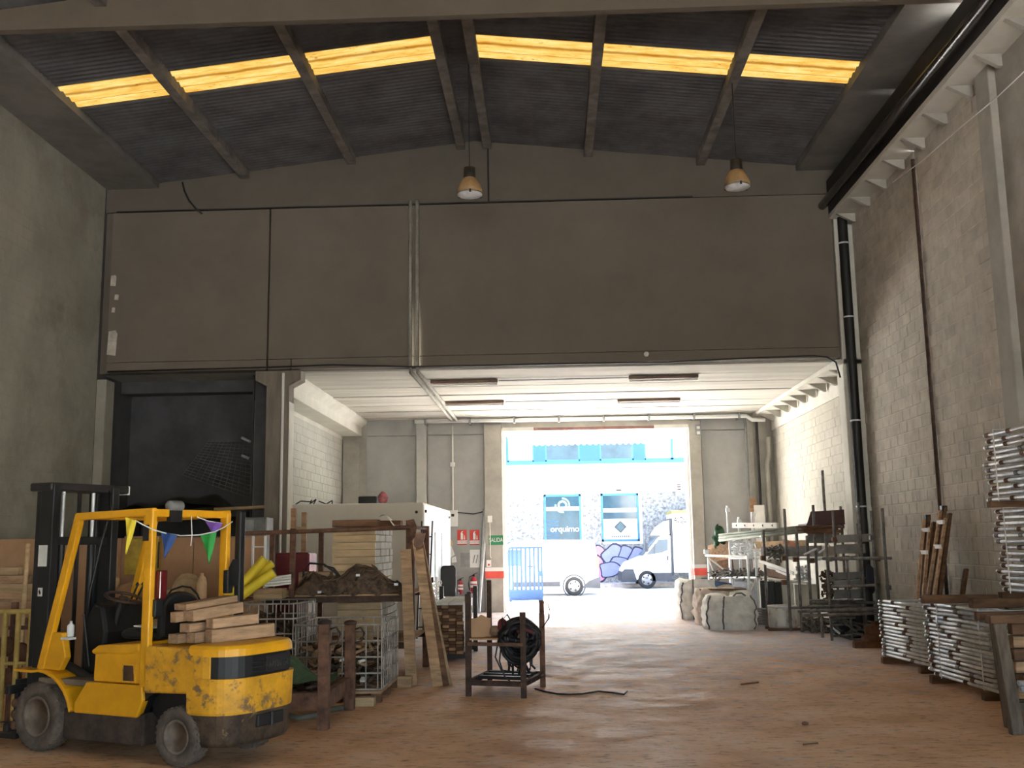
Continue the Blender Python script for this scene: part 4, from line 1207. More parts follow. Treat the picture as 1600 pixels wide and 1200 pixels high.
# lumber and yellow barrier at the left edge
for i, (py, x0, x1, mm) in enumerate(((905, -30, 46, M_wood), (918, -40, 50, M_woodp), (930, -36, 44, M_wood), (893, -40, 15, M_woodp), (942, -40, 48, M_wood))):
    a, b = at(x0, py, 13.6), at(x1, py, 13.6)
    mbx = MB().beam((a.x, 13.6+0.1*i, a.z), (b.x, 13.65+0.1*i, b.z), 0.3, 0.10)
    single('timber_beam', mbx, mm, ('second', 'third', 'fourth', 'topmost short', 'lowest')[i]+' timber from the top of the lumber stack at the left edge', 'timber', 'lumber at the left edge')
bk_ = thing('trestle', 'low wooden trestle under the lumber at the left edge', 'trestle', (-7.3, 13.75, 0))
for x in (-0.7, 0.3):
    obj('top_beam', MB().box(x-0.05, x+0.05, -0.3, 0.5, 0.82, 0.93), M_woodd, bk_)
    for y in (-0.2, 0.4):
        obj('leg', MB().box(x-0.04, x+0.04, y-0.04, y+0.04, 0, 0.82), M_woodd, bk_)
single('pole', MB().tube(Vector((at(28, 1060, 12.7).x, 12.7, 0)), at(44, 850, 13.12), 0.03, 8), M_woodp, 'thin pale pole leaning against the lumber stack at the left edge', 'pole')
a, b = at(-8, 1100, 10.9), at(46, 1100, 10.9)
yr = thing('barrier', 'yellow steel barrier left of the forklift mast', 'barrier', (a.x, 10.9, 0))
Wb = b.x-a.x
zt = at(20, 957, 10.9).z
M_yd = mat('faded_yellow', (0.52, 0.36, 0.10), 0.7, var=0.3, scale=5)
obj('top_rail', MB().tube((-0.6, 0, zt), (Wb, 0, zt+0.01), 0.028, 10), M_yd, yr)
obj('mid_rail', MB().tube((-0.6, 0, zt*0.55), (Wb, 0, zt*0.55), 0.02, 8), M_yd, yr)
for x in (-0.5, 0.06, 0.2, Wb-0.03):
    obj('post', MB().tube((x, 0, 0), (x, 0, zt), 0.028, 10), M_yd, yr)
for i, (px, py) in enumerate(((10, 1010), (30, 1020), (12, 1060))):
    p = at(px, py, 11.2)
    single('scrap_disc', MB().lathe([(0.03, -0.03), (0.11, -0.03), (0.11, 0.03), (0.03, 0.03)], (p.x, 11.15+i*0.05, p.z), 'y', 16), M_rust, ('upper left', 'right hand', 'lower')[i]+' rusty disc hanging behind the yellow barrier', 'disc', 'discs behind the barrier')
hk = thing('scrap_rack', 'rusty hook rack behind the yellow barrier holding discs', 'rack', (a.x-0.1, 11.3, 0))
obj('upright', MB().box(0.0, 0.06, 0, 0.06, 0, 1.25), M_rust, hk)
obj('upright', MB().box(0.42, 0.48, 0, 0.06, 0, 1.25), M_rust, hk)
for z in (0.3, 0.72, 0.98):
    obj('hook_bar', MB().box(0, 0.48, -0.03, 0.03, z-0.02, z+0.02), M_rust, hk)

# rusty stillage with two posts, green tarpaulin over its load
sg = thing('stillage', 'rusty brown stillage frame with tall posts beside the forklift', 'stillage', (-2.31, 10.55, 0))
for x, y, h in ((0, 0, 1.03), (0.02, 1.25, 0.93), (-1.25, 0, 1.0), (-1.25, 1.25, 0.93)):
    ps = obj('post', MB().box(x-0.055, x+0.055, y-0.055, y+0.055, 0, h), M_rust, sg, bevel=0.008)
    if x > -1:
        obj('post_cup', MB().lathe([(0.04, h), (0.07, h+0.0), (0.07, h+0.035), (0.03, h+0.05)], (x, y, 0), 'z', 10), M_rustd, ps)
        pr_ = [(x+0.055, y, h-0.05), (x+0.12, y, h-0.03), (x+0.16, y, h-0.10), (x+0.13, y, h-0.18), (x+0.055, y, h-0.2)]
        obj('lifting_ring', MB().path(pr_, 0.012, 6), M_rustd, ps)
for y in (0, 1.25):
    obj('base_beam', MB().box(-1.2, -0.05, y-0.04, y+0.04, 0.20, 0.36), M_rust, sg)
for x in (0, -1.25):
    obj('base_beam', MB().box(x-0.04, x+0.04, 0.05, 1.2, 0.20, 0.36), M_rust, sg)
obj('diagonal', MB().beam((-1.2, 0.05, 0.33), (-0.30, 1.2, 0.33), 0.05, 0.05), M_rust, sg)
obj('cross_beam', MB().box(-1.2, -0.05, 0.58, 0.66, 0.22, 0.30), M_rust, sg)
def gt_(u, v):
    x = -3.35+0.98*u
    y = 10.95+0.62*v
    h = 0.26*math.exp(-((u-0.45)/0.22)**2)*math.sin(math.pi*min(1, max(0, v*0.9+0.1)))+0.05*math.sin(9*u+4*v)+0.03*math.sin(15*v+6*u)
    return (x, y, 0.40+max(h, -0.03))
single('tarpaulin', MB().grid(gt_, 24, 14), M_greent, 'crumpled green tarpaulin thrown over the low stillage', 'tarpaulin')
ld = thing('scrap_load', 'rusty scrap load lying in the stillage under the green tarpaulin', 'scrap', (-2.9, 11.2, 0.305))
rg = random.Random(21)
mbs = MB()
for k in range(40):
    c = Vector((rg.uniform(-0.48, 0.42), rg.uniform(-0.2, 0.35), rg.uniform(0.02, 0.08)))
    d = Vector((rg.uniform(-0.15, 0.15), rg.uniform(-0.15, 0.15), rg.uniform(-0.01, 0.01)))
    mbs.tube(c-d, c+d, rg.uniform(0.012, 0.025), 6)
obj('scrap_pieces', mbs, M_junk, ld, kind='stuff')
single('hose', MB().path([fl(x, y, 0.03) for x, y in ((432, 1108), (450, 1118), (468, 1122), (490, 1118), (520, 1108), (545, 1104))], 0.03, 8), mat('grey_hose', (0.16, 0.15, 0.12), 0.8), 'dirty grey hose lying on the floor under the rusty stillage', 'hose')

# wire cages on pallets
def cage(name, label, loc, w, d, z0, z1, rows, nx, ny, rz=0, m_=None):
    c = thing(name, label, 'cage', loc, rz)
    m_ = m_ or mat('cage_wire', (0.46, 0.41, 0.36), 0.6, 0.2, var=0.3, rand=0.2)
    for i in range(rows):
        z = z0+(z1-z0)*i/(rows-1)
        r_ = 0.011
        pts = [(0.06, 0, z), (w-0.06, 0, z), (w-0.02, 0.02, z), (w, 0.06, z), (w, d-0.06, z), (w-0.06, d, z), (0.06, d, z), (0, d-0.06, z), (0, 0.06, z), (0.06, 0, z)]
        obj('hoop', MB().path(pts, r_, 5), m_, c)
    cache = MB().tube((0, 0, z0), (0, 0, z1), 0.0085, 5, caps=False).mesh('upright_wire')
    for i in range(nx+1):
        for y in (0, d):
            obj('upright_wire', cache, m_, c, loc=(0.04+(w-0.08)*i/nx, y, 0))
    for i in range(ny+1):
        for x in (0, w):
            obj('upright_wire', cache, m_, c, loc=(x, 0.04+(d-0.08)*i/ny, 0))
    for i in range(5):
        obj('pallet_board', MB().box(0, w, d*i/5+0.02, d*i/5+d/5-0.03, z0-0.05, z0-0.02), M_wood, c)
    for i in range(3):
        for j in range(3):
            obj('pallet_block', MB().box((w-0.12)*i/2, (w-0.12)*i/2+0.12, (d-0.12)*j/2, (d-0.12)*j/2+0.12, 0, z0-0.05), M_woodd, c)
    return c
cage('wire_cage', 'wire cage of mixed scrap standing on a pallet right of the rusty stillage', (-3.08, 12.3, 0), 1.06, 1.35, 0.15, 0.89, 5, 7, 9)
cage('wire_cage', 'tall wire cage behind the forklift below the yellow foam rolls', (-4.30, 12.75, 0), 1.16, 1.05, 0.22, 1.12, 6, 10, 10)
# things in the cage: rolls, offcuts, fittings
rg = random.Random(33)
sl = single('strap_roll', MB().lathe([(0.03, -0.08), (0.10, -0.08), (0.10, 0.08), (0.03, 0.08)], (0, 0, 0), 'y', 18, closed=True), M_woodp, 'tan rolled strap end on with a hollow centre in the wire cage', 'roll', loc=at(503, 1025, 12.6))
def pile(mb, n, x0, x1, y0, y1, z0, z1, ln, rr, seed):
    rg = random.Random(seed)
    for k in range(n):
        c = Vector((rg.uniform(x0, x1), rg.uniform(y0, y1), rg.uniform(z0, z1)))
        a, b = rg.uniform(0, 6.28), rg.uniform(-0.5, 0.5)
        d = Vector((math.cos(a)*math.cos(b), math.sin(a)*math.cos(b), math.sin(b)))*rg.uniform(0.4, 1)*ln
        p0, p1 = c-d, c+d
        for p in (p0, p1):
            p.x = min(max(p.x, x0-0.02), x1+0.02)
            p.y = min(max(p.y, y0-0.02), y1+0.02)
            p.z = max(p.z, z0)
        if k % 3 == 0:
            mb.beam(p0, p1, rr*3, rr*1.4)
        else:
            mb.tube(p0, p1, rr, 6)
    return mb
sc1 = thing('scrap_heap', 'heap of rusty scrap and offcuts filling the wire cage beside the stillage', 'scrap', (0, 0, 0))
obj('scrap_pieces', pile(MB(), 170, -2.98, -2.12, 12.42, 13.5, 0.16, 0.62, 0.16, 0.022, 1), M_junk, sc1, kind='stuff')
obj('offcuts', pile(MB(), 60, -2.98, -2.12, 12.4, 13.0, 0.30, 0.66, 0.10, 0.022, 2), M_wood, sc1, kind='stuff')
obj('light_scraps', pile(MB(), 10, -2.95, -2.15, 12.36, 12.6, 0.2, 0.6, 0.05, 0.02, 3), M_woodw, sc1, kind='stuff')
sc2 = thing('scrap_heap', 'dark heap of scrap steel filling the tall wire cage behind the forklift', 'scrap', (0, 0, 0))
obj('scrap_pieces', pile(MB(), 160, -4.2, -3.25, 12.85, 13.7, 0.25, 0.95, 0.2, 0.022, 5), M_junk, sc2, kind='stuff')
# yellow foam rolls
for i, ((x0, y0), (x1, y1), r_, Y, lb) in enumerate((((372, 921), (414, 873), 0.062, 13.25, 'upper long yellow foam roll sticking out beside the forklift'), ((378, 918), (426, 880), 0.052, 13.42, 'short yellow foam roll behind the other two beside the forklift'), ((376, 931), (428, 894), 0.062, 13.15, 'lower long yellow foam roll with a pale end beside the forklift'))):
    p0, p1 = at(x0, y0, Y), at(x1, y1, Y+0.05)
    p0 = p0-(p1-p0)*(0.42 if i != 1 else 0.5)
    fr_ = thing('foam_roll', lb, 'foam roll', p0, 0, 'yellow foam rolls')
    obj('roll', MB().tube((0, 0, 0), p1-p0, r_, 16), M_foam, fr_)
    e = (p1-p0).normalized()
    obj('end_face', MB().tube(p1-p0, p1-p0+e*0.006, r_*0.8, 14), mat('pale_foam_end', (0.80, 0.62, 0.22), 0.8), fr_)
# rusty rack with shelves
rk = thing('storage_rack', 'rusty storage rack with a thin top bar and laden shelf', 'rack', (-1.92, 14.1, 0))
for x, y, h, w_ in ((0, 0, 2.13, 0.055), (-1.62, 0, 2.06, 0.035), (-2.38, 0, 2.03, 0.035), (0, 1.75, 2.1, 0.05), (-1.62, 1.75, 2.06, 0.035), (-2.38, 1.75, 2.03, 0.035)):
    obj('upright', MB().box(x-w_, x+w_, y-w_, y+w_, 0, h), M_rust, rk, bevel=0.005)
obj('top_bar', MB().tube((-2.4, -0.05, 2.0), (0, -0.05, 2.05), 0.03, 8), M_rust, rk)
obj('top_bar', MB().tube((0, 0, 2.06), (0, 1.75, 2.06), 0.025, 8), M_rust, rk)
for z in (0.52, 1.14):
    obj('shelf_beam', MB().box(-2.4, 0, -0.05, 0.02, z-0.08, z), M_rustd, rk)
    obj('shelf_beam', MB().box(-2.4, 0, 1.7, 1.78, z-0.08, z), M_rustd, rk)
    for k in range(9):
        obj('shelf_board', MB().box(-2.4, -0.0, k*0.195, k*0.195+0.17, z, z+0.022), M_wood, rk)
ORDS = ['first', 'second', 'third', 'fourth', 'fifth', 'sixth', 'seventh', 'eighth', 'ninth', 'tenth', 'eleventh', 'twelfth', 'thirteenth', 'fourteenth', 'fifteenth', 'sixteenth']
# two stacks of boards with whitened ends
b0 = MB().box(-0.30, 0.30, -0.10, 0.10, 0, 0.095).mesh('board')
be = MB().box(0.297, 0.312, -0.095, 0.095, 0.004, 0.091).mesh('painted_end')
for nm, zb, rows, xo, lb in (('upper', 1.165, 9, -2.74, 'white ended board in the upper stack on the rusty rack'), ('lower', 0.545, 5, -2.66, 'white ended board in the lower stack on the rusty rack')):
    for k in range(rows):
        for j in range(7):
            rg2 = random.Random(k*10+j)
            o = tag(obj('board', b0, M_woodp, None, loc=(xo+rg2.uniform(-0.012, 0.012), 14.42+j*0.205, zb+k*0.1)), '%s white ended board in %s of the %s rack stack' % (ORDS[j], 'the top row' if k == rows-1 else 'the bottom row' if k == 0 else 'the '+ORDS[rows-1-k]+' row from top', nm), 'board', nm+' stack of white ended boards')
            obj('painted_end', be, M_woodw, o, label='whitened end')
for x0, x1, y, z, lb in ((-3.06, -2.42, 14.5, 2.075, 'dark plank laid across the front of the upper board stack'), (-2.9, -2.2, 15.2, 2.075, 'dark plank laid across the back of the upper board stack')):
    single('plank', MB().box(x0, x1, y-0.12, y+0.12, z, z+0.10), M_woodd, lb, 'plank', bevel=0.006)
single('sheet_wrap', MB().grid(lambda u, v: (-2.42+0.25*u*(1-0.3*v), 14.45+1.2*v, 2.20+0.05*math.sin(5*u+3*v)-0.10*u*u), 10, 12), mat('white_film', (0.75, 0.75, 0.73), 0.4), 'loose white wrapping sheet on the upper board stack', 'sheet')
# brown heap on the shelf
hp_ = thing('cable_heap', 'brown dusty heap of straps and cable on the rusty rack shelf', 'heap', (-2.75, 14.2, 1.165))
def hm(u, v):
    x = -0.78+1.56*u
    h = (0.37*math.exp(-((u-0.60)/0.28)**2)+0.24*math.exp(-((u-0.15)/0.14)**2))*math.sin(math.pi*v)**0.6
    return (x, -0.14+0.34*v, h+0.022*math.sin(31*u+9*v)+0.015*math.sin(57*u-21*v))
obj('heap_body', MB().grid(hm, 36, 10), mat('brown_strapping', (0.13, 0.08, 0.05), 0.9, var=0.5, scale=14, bump=0.5, bscale=30), hp_)
rg = random.Random(9)
mbh = MB()
for k in range(26):
    u, v = rg.uniform(0.02, 0.95), rg.uniform(0.1, 0.6)
    pts = []
    for s_ in range(6):
        q = hm(min(1, u+0.05*s_*rg.uniform(0.3, 1)), min(1, v+0.06*s_))
        pts.append((q[0], q[1]-0.03, q[2]+0.015+0.02*math.sin(s_)))
    mbh.path(pts, 0.011, 5)
obj('straps', mbh, mat('brown_strap', (0.17, 0.10, 0.06), 0.8, var=0.4, scale=9), hp_, kind='stuff')
for x, z_ in ((0.10, 0.30), (0.62, 0.17), (-0.42, 0.08)):
    obj('buckle', MB().box(x, x+0.05, -0.19, -0.16, z_-0.06, z_-0.03), M_galvb, hp_)
single('wooden_box', MB().box(-3.52, -3.08, 14.35, 14.8, 1.163, 1.46), M_wood, 'small wooden box on the left of the rusty rack shelf', 'box', bevel=0.01)
ar = thing('arch_strap', 'curved dark strap arching over the wooden box on the rack', 'strap', (-3.4, 14.3, 1.165))
obj('band', MB().path([(-0.05, 0.03, 0), (-0.04, 0.02, 0.3), (0.05, 0, 0.42), (0.25, 0, 0.40), (0.42, 0.0, 0.28), (0.52, -0.03, 0.0)], 0.016, 6), M_dark, ar)
obj('loop', MB().path([(0.25, 0.02, 0.38), (0.38, 0.02, 0.35), (0.5, 0, 0.2), (0.6, 0, 0.0)], 0.014, 6), M_dark, ar)
# bracket at the top of the right post
bq = thing('bracket', 'curved rusty bracket hooked over the right post of the rack', 'bracket', (-1.92, 14.0, 0))
obj('hook', MB().prism([(-0.05, 2.14), (0.06, 2.16), (0.10, 2.06), (0.08, 1.92), (0.03, 1.86), (0.04, 2.0), (0.0, 2.08)], 'y', -0.06, 0.02), M_rust, bq)
obj('tongue', MB().prism([(0.08, 1.95), (0.22, 1.97), (0.18, 1.80), (0.10, 1.72), (0.06, 1.82)], 'y', -0.04, 0.0), mat('pinkish_primer', (0.30, 0.17, 0.12), 0.8), bq)
# leaning planks
for i, (a, b, w_, h_, mm, lb) in enumerate((((-1.83, 14.02, 1.97), (-1.50, 13.62, 0.0), 0.13, 0.04, M_wood, 'broad brown plank leaning on the right post of the rack'), ((-1.80, 14.0, 1.90), (-1.41, 13.66, 0.0), 0.11, 0.035, M_woodd, 'dark plank leaning just right of the broad one on the rack'), ((-1.77, 14.1, 1.88), (-1.345, 13.72, 0.0), 0.05, 0.05, M_woodp, 'thin pale batten leaning outermost on the rack'), ((-1.97, 14.0, 1.75), (-1.85, 13.66, 0.0), 0.14, 0.04, M_wood, 'brown plank standing almost upright against the right post of the rack'))):
    mbx = MB().beam(a, b, w_, h_, (0, -1, 0.3))
    single('plank', mbx, mm, lb, 'plank', 'planks leaning on the rack')
# dark red box, tubes and silver cabinet behind
p = at(428, 884, 15.6)
rb = thing('cabinet', 'dark red metal cabinet behind the foam rolls', 'cabinet', (p.x, 17.0, 0))
obj('body', MB().box(-0.30, 0.24, -0.2, 0.3, 0.0, 1.72), mat('dark_red_paint', (0.22, 0.02, 0.03), 0.5), rb, bevel=0.01)
obj('side_edge', MB().box(0.24, 0.262, -0.2, 0.3, 0.02, 1.70), mat('pink_red_edge', (0.55, 0.10, 0.14), 0.5), rb)
obj('door', MB().box(-0.29, 0.23, -0.22, -0.2, 0.05, 1.68), mat('dark_red_paint', (0.22, 0.02, 0.03), 0.5), rb, bevel=0.005)
obj('label_plate', MB().box(-0.05, 0.12, -0.225, -0.22, 1.35, 1.45), mat('dark_red_paint', (0.22, 0.02, 0.03), 0.5), rb)
for i in range(4):
    p0, p1 = at(413, 904+i*4, 13.9), at(455, 899+i*4, 14.0)
    single('white_tube', MB().tube(p0, p1, 0.016, 8), M_woodw, ('topmost', 'second', 'third', 'lowest')[i]+' white tube in the little bundle below the red cabinet', 'tube', 'white tubes by the foam rolls')
ck = thing('support_box', 'small brown carton under the bundle of white tubes', 'box', (-3.78, 13.95, 1.13))
obj('carton', MB().box(-0.22, 0.17, -0.1, 0.15, -0.0, 0.13), M_woodp, ck)
obj('flap', MB().box(-0.22, 0.17, -0.11, -0.1, 0.06, 0.13), M_wood, ck)
p = at(396, 800, 18.0)
st_ = thing('locker', 'tall pale grey locker under the platform left of the column', 'locker', (p.x+0.02, 18.2, 0))
obj('body', MB().box(-0.22, 0.22, -0.2, 0.25, 0.0, 2.34), M_grey, st_, bevel=0.02)
obj('door', MB().box(-0.21, 0.0, -0.22, -0.2, 0.05, 2.3), mat('pale_grey_paint', (0.50, 0.52, 0.53), 0.5), st_, bevel=0.008)
obj('door', MB().box(0.01, 0.21, -0.22, -0.2, 0.05, 2.3), M_grey, st_, bevel=0.008)
lw = thing('step_ladder', 'thin white ladder standing behind the forklift exhaust pipe', 'ladder', (at(385, 905, 14.6).x, 15.2, 0))
for x in (-0.09, 0.09):
    obj('rail', MB().box(x-0.014, x+0.014, -0.02, 0.02, 0, 1.98), M_white, lw)
for k in range(7):
    obj('rung', MB().tube((-0.09, 0, 0.2+k*0.27), (0.09, 0, 0.2+k*0.27), 0.012, 6), M_white, lw)
# timber frame in front of the cabin
tf = thing('timber_frame', 'two slim timber posts joined by a crosspiece before the cabin', 'frame', (at(468, 820, 17.0).x, 17.0, 0))
for x in (-0.10, 0.08):
    obj('post', MB().box(x-0.04, x+0.04, -0.04, 0.04, 0, 2.45 if x < 0 else 2.38), M_wood, tf)
obj('crosspiece', MB().box(-0.12, 0.14, -0.07, -0.04, 2.07, 2.14), M_woodp, tf)
# ladder against the cabin end
la = thing('ladder', 'thin dark ladder leaning against the end of the cream cabin', 'ladder', (at(667, 900, 20.9).x, 20.9, 0))
for x in (-0.16, 0.06):
    obj('rail', MB().beam((x, -0.35, 0), (x, 0.5, 2.30), 0.03, 0.045, (0, 1, 0)), M_dark, la)
for k in range(6):
    t = (k+0.6)/6.5
    obj('rung', MB().tube((-0.16, -0.35+0.85*t, 2.3*t), (0.06, -0.35+0.85*t, 2.3*t), 0.013, 6), M_dark, la)
# stack of boards end on, held by a dark stillage
bo = MB().box(-0.052, 0.052, 0, 1.9, 0, 0.042).mesh('board')
rg = random.Random(12)
LAY = 16
for k in range(LAY):
    for j in range(4):
        top_ = k == LAY-1
        o = obj('board', bo, M_woodw if top_ else M_woodd if (k+j) % 3 else M_wood, None, loc=(-1.80+j*0.112+rg.uniform(-0.006, 0.006), 16.4+rg.uniform(0, 0.06), 0.12+k*0.05), rot=(0, 0, rg.uniform(-0.006, 0.006)))
        if top_:
            o['label'] = ('leftmost', 'second from left', 'third from left', 'rightmost')[j]+' pale top board of the plank stack beside the leaning planks'
        else:
            o['label'] = '%s brown board in %s of the plank stack' % (('leftmost', 'second', 'third', 'rightmost')[j], 'the bottom row' if k == 0 else 'the '+ORDS[LAY-1-k]+' row from top')
        o['category'] = 'board'
        o['group'] = 'plank stack'
ps = thing('plank_stillage', 'dark stillage with tall posts carrying the plank stack', 'stillage', (-1.33, 16.7, 0))
obj('post', MB().box(-0.035, 0.035, -0.035, 0.035, 0, 1.06), M_dark, ps, bevel=0.004)
obj('post', MB().box(-0.035, 0.035, 1.3, 1.37, 0, 1.10), M_dark, ps, bevel=0.004)
for y in (0.0, 1.33):
    obj('bearer', MB().box(-0.62, 0.03, y-0.05, y+0.05, 0.03, 0.118), M_dark, ps)
    obj('foot', MB().box(-0.6, -0.5, y-0.05, y+0.05, 0, 0.03), M_dark, ps)
obj('post', MB().box(-0.62, -0.55, 1.3, 1.37, 0, 1.10), M_dark, ps, bevel=0.004)
wr = single('edge_wrap', MB().grid(lambda u, v: (-1.403+0.012*math.sin(20*u+6*v), 16.42+1.85*u, 0.15+0.74*v), 20, 8), mat('white_film', (0.75, 0.75, 0.73), 0.4), 'white film stuck along the door side of the plank stack', 'film')
# office chair and white oddments by the cabin
p = at(700, 914, 24.5)
oc = thing('office_chair', 'black office chair with tall backrest standing beside the cabin', 'chair', (p.x, 24.6, 0), 0.2)
obj('backrest', MB().prism([(-0.17, 0.60), (0.17, 0.60), (0.19, 0.9), (0.18, 1.27), (0.13, 1.33), (-0.13, 1.33), (-0.18, 1.27), (-0.19, 0.9)], 'y', -0.04, 0.04), M_black, oc, bevel=0.03)
obj('seat', MB().box(-0.23, 0.23, 0.02, 0.48, 0.44, 0.53), M_black, oc, bevel=0.03)
for x in (-0.26, 0.26):
    obj('armrest', MB().path([(x*0.85, 0.1, 0.5), (x, 0.1, 0.68), (x, 0.35, 0.68)], 0.02, 6), M_grey, oc)
obj('gas_lift', MB().tube((0, 0.25, 0.1), (0, 0.25, 0.45), 0.03, 10), M_dark, oc)
for k in range(5):
    a = k*1.2566+0.4
    lg = obj('leg', MB().beam((0, 0.25, 0.11), (0.28*math.cos(a), 0.25+0.28*math.sin(a), 0.07), 0.05, 0.035), M_dark, oc)
    obj('caster', MB().lathe([(0.03, -0.02), (0.03, 0.02)], (0.28*math.cos(a), 0.25+0.28*math.sin(a), 0.03), 'y', 10), M_dark, lg)
p = at(680, 925, 22.5)
ww = thing('wire_stand', 'white wire stand hung with loops beside the office chair', 'stand', (p.x, 22.8, 0))
obj('upright', MB().tube((0, 0, 0), (0, 0, 1.12), 0.02, 8), M_white, ww)
for k in range(5):
    obj('loop', MB().path([(0.11*math.cos(t), 0.05*math.sin(t), 0.55+0.11*k+0.05*math.sin(t*2)) for t in [2*math.pi*i/12 for i in range(13)]], 0.014, 5), M_white, ww)
obj('base', MB().lathe([(0.16, 0), (0.16, 0.02), (0.03, 0.04)], (0, 0, 0), 'z', 16), M_white, ww)

# trolley stillage with the coil of black cable
A, B_, C_, D_ = Vector((-1.03, 12.74, 0)), Vector((-0.36, 12.55, 0)), Vector((-0.14, 13.5, 0)), Vector((-0.83, 13.72, 0))
ct = thing('tube_stillage', 'open tube stillage with four posts standing alone on the floor', 'stillage', A)
for q, h, r_ in ((A, 1.21, 0.035), (B_, 1.0, 0.035), (C_, 1.08, 0.035), (D_, 1.34, 0.032)):
    d = q-A
    obj('post', MB().box(d.x-r_, d.x+r_, d.y-r_, d.y+r_, 0 if q is not B_ else 0, h), M_rust if q is C_ else M_rustd, ct, bevel=0.006)
for q0, q1 in ((A, B_), (B_, C_), (C_, D_), (D_, A)):
    obj('base_rail', MB().beam(q0-A+Vector((0, 0, 0.16)), q1-A+Vector((0, 0, 0.16)), 0.05, 0.06), M_rustd, ct)
for t in (0.3, 0.55, 0.8):
    obj('base_slat', MB().beam((A-A).lerp(D_-A, t)+Vector((0.05, 0, 0.19)), (B_-A).lerp(C_-A, t)+Vector((-0.05, 0, 0.19)), 0.07, 0.04), M_dark, ct)
obj('mid_rail', MB().beam(Vector((0, -0.05, 0.62)), B_-A+Vector((0, -0.05, 0.62)), 0.04, 0.04), M_rust, ct)
obj('mid_rail', MB().beam(D_-A+Vector((0, 0, 0.64)), C_-A+Vector((0.0, 0, 0.64)), 0.04, 0.04), M_rust, ct)
bd_ = thing('plywood_shelf', 'brown plywood board lying across the left half of the tube stillage', 'board', A+Vector((0, 0, 0.645)))
obj('board', MB().prism([(0.02, -0.06), (0.36, -0.12), (0.52, 0.78), (0.2, 0.93)], 'z', 0.02, 0.04), M_ply, bd_)
def pf(u, v):
    return (0.04+0.2*u, 0.02+0.12*u+0.02*math.sin(6*v), 0.04+0.28*v-0.04*math.sin(5*u+2))
single('cardboard', MB().grid(lambda u, v: tuple(A+Vector((0.03+0.24*u, 0.05+0.1*u, 0.70+0.26*v-0.05*abs(math.sin(4*u+v))))), 8, 6), M_ply, 'torn upright piece of brown cardboard on the tube stillage shelf', 'cardboard')
single('rag', MB().blob(tuple(A+Vector((0.34, 0.2, 0.745))), 0.13, 0.12, 0.06, 5, 0.3), mat('tan_rag', (0.32, 0.22, 0.14), 0.9), 'crumpled tan rag on the tube stillage shelf', 'rag')
single('fitting', MB().blob(tuple(A+Vector((0.41, 0.12, 0.80))), 0.055, 0.05, 0.10, 6, 0.25), mat('dark_red_cast', (0.20, 0.03, 0.03), 0.6), 'dark red fitting standing between rag and black coil', 'fitting')
mc = thing('cable_coil', 'big tangled coil of black cable hanging on the tube stillage', 'coil', A+Vector((0.62, 0.0, 0.66)))
rg = random.Random(2)
cache_ = []
for k in range(52):
    pts = []
    ox, oy = rg.uniform(-0.03, 0.03), rg.uniform(-0.12, 0.16)
    rx, rz = rg.uniform(0.04, 0.25), rg.uniform(0.06, 0.27)
    rx = max(rx, rz-0.06)
    zc = 0.05-rz*0.45
    for i in range(21):
        t = 2*math.pi*i/20
        pts.append((ox+rx*math.cos(t)*(1+0.06*math.sin(3*t+k)), oy+0.05*math.sin(2*t+k), zc+0.05+rz*math.sin(t)))
    cache_.append(MB().path(pts, 0.021, 6))
mm_ = mat('black_rubber_cable', (0.018, 0.016, 0.018), 0.55)
mb = MB()
for c in cache_:
    mb.add(c.v, c.f, True)
obj('windings', mb, mm_, mc, kind='stuff')
for k in range(12):
    x = -0.15+0.027*k
    obj('loose_end', MB().path([(x, 0.02, -0.15), (x+rg.uniform(-0.03, 0.03), 0, -0.3), (x+rg.uniform(-0.06, 0.06), 0.03, -0.30-rg.uniform(0.02, 0.13))], 0.014, 5), mm_, mc)
for pts in ([(-0.22, 0, -0.05), (-0.24, -0.05, -0.25), (-0.18, -0.08, -0.42), (-0.10, -0.05, -0.5)], [(-0.25, 0, 0.02), (-0.29, -0.05, -0.2), (-0.22, -0.06, -0.35), (-0.05, -0.05, -0.38)], [(-0.2, 0, 0.1), (-0.2, -0.03, 0.24), (-0.14, -0.03, 0.30), (-0.10, 0, 0.22)], [(0.28, 0.7, 0.08), (0.36, 0.7, 0.2), (0.37, 0.72, 0.32), (0.35, 0.75, 0.38)]):
    obj('loose_end', MB().path(pts, 0.010, 5), mm_, mc)
obj('tie', MB().tube((0.0, -0.16, 0.03), (0.03, -0.12, 0.12), 0.02, 6), mat('tan_rag', (0.32, 0.22, 0.14), 0.9), mc)
mats_red = mat('dark_red_web', (0.10, 0.022, 0.022), 0.8)
obj('red_strap', MB().path([(-0.02, -0.17, 0.10), (0.08, -0.16, 0.13), (0.2, -0.1, 0.08), (0.24, -0.05, -0.02)], 0.03, 6), mats_red, mc)
single('floor_cable', MB().path([fl(x, y, 0.012) for x, y in ((836, 1076), (850, 1080), (870, 1084), (890, 1085), (910, 1084), (935, 1080), (955, 1082), (975, 1085), (980, 1080))], 0.011, 5), M_dark, 'thin dark cable lying on the floor right of the tube stillage', 'cable')
single('stick', MB().tube(fl(1158, 1069, 0.01), fl(1185, 1066, 0.01), 0.012, 6), M_woodd, 'short dark stick lying on the open floor', 'stick')
single('stick', MB().tube(fl(1255, 1163, 0.01), fl(1278, 1161, 0.01), 0.008, 6), M_woodd, 'thin twig lying on the floor near the camera', 'stick')
single('stone', MB().blob(tuple(fl(1258, 1130, 0.012)), 0.035, 0.03, 0.015, 2, 0.2), M_woodd, 'small dark stone on the floor in front of the trestle', 'stone')
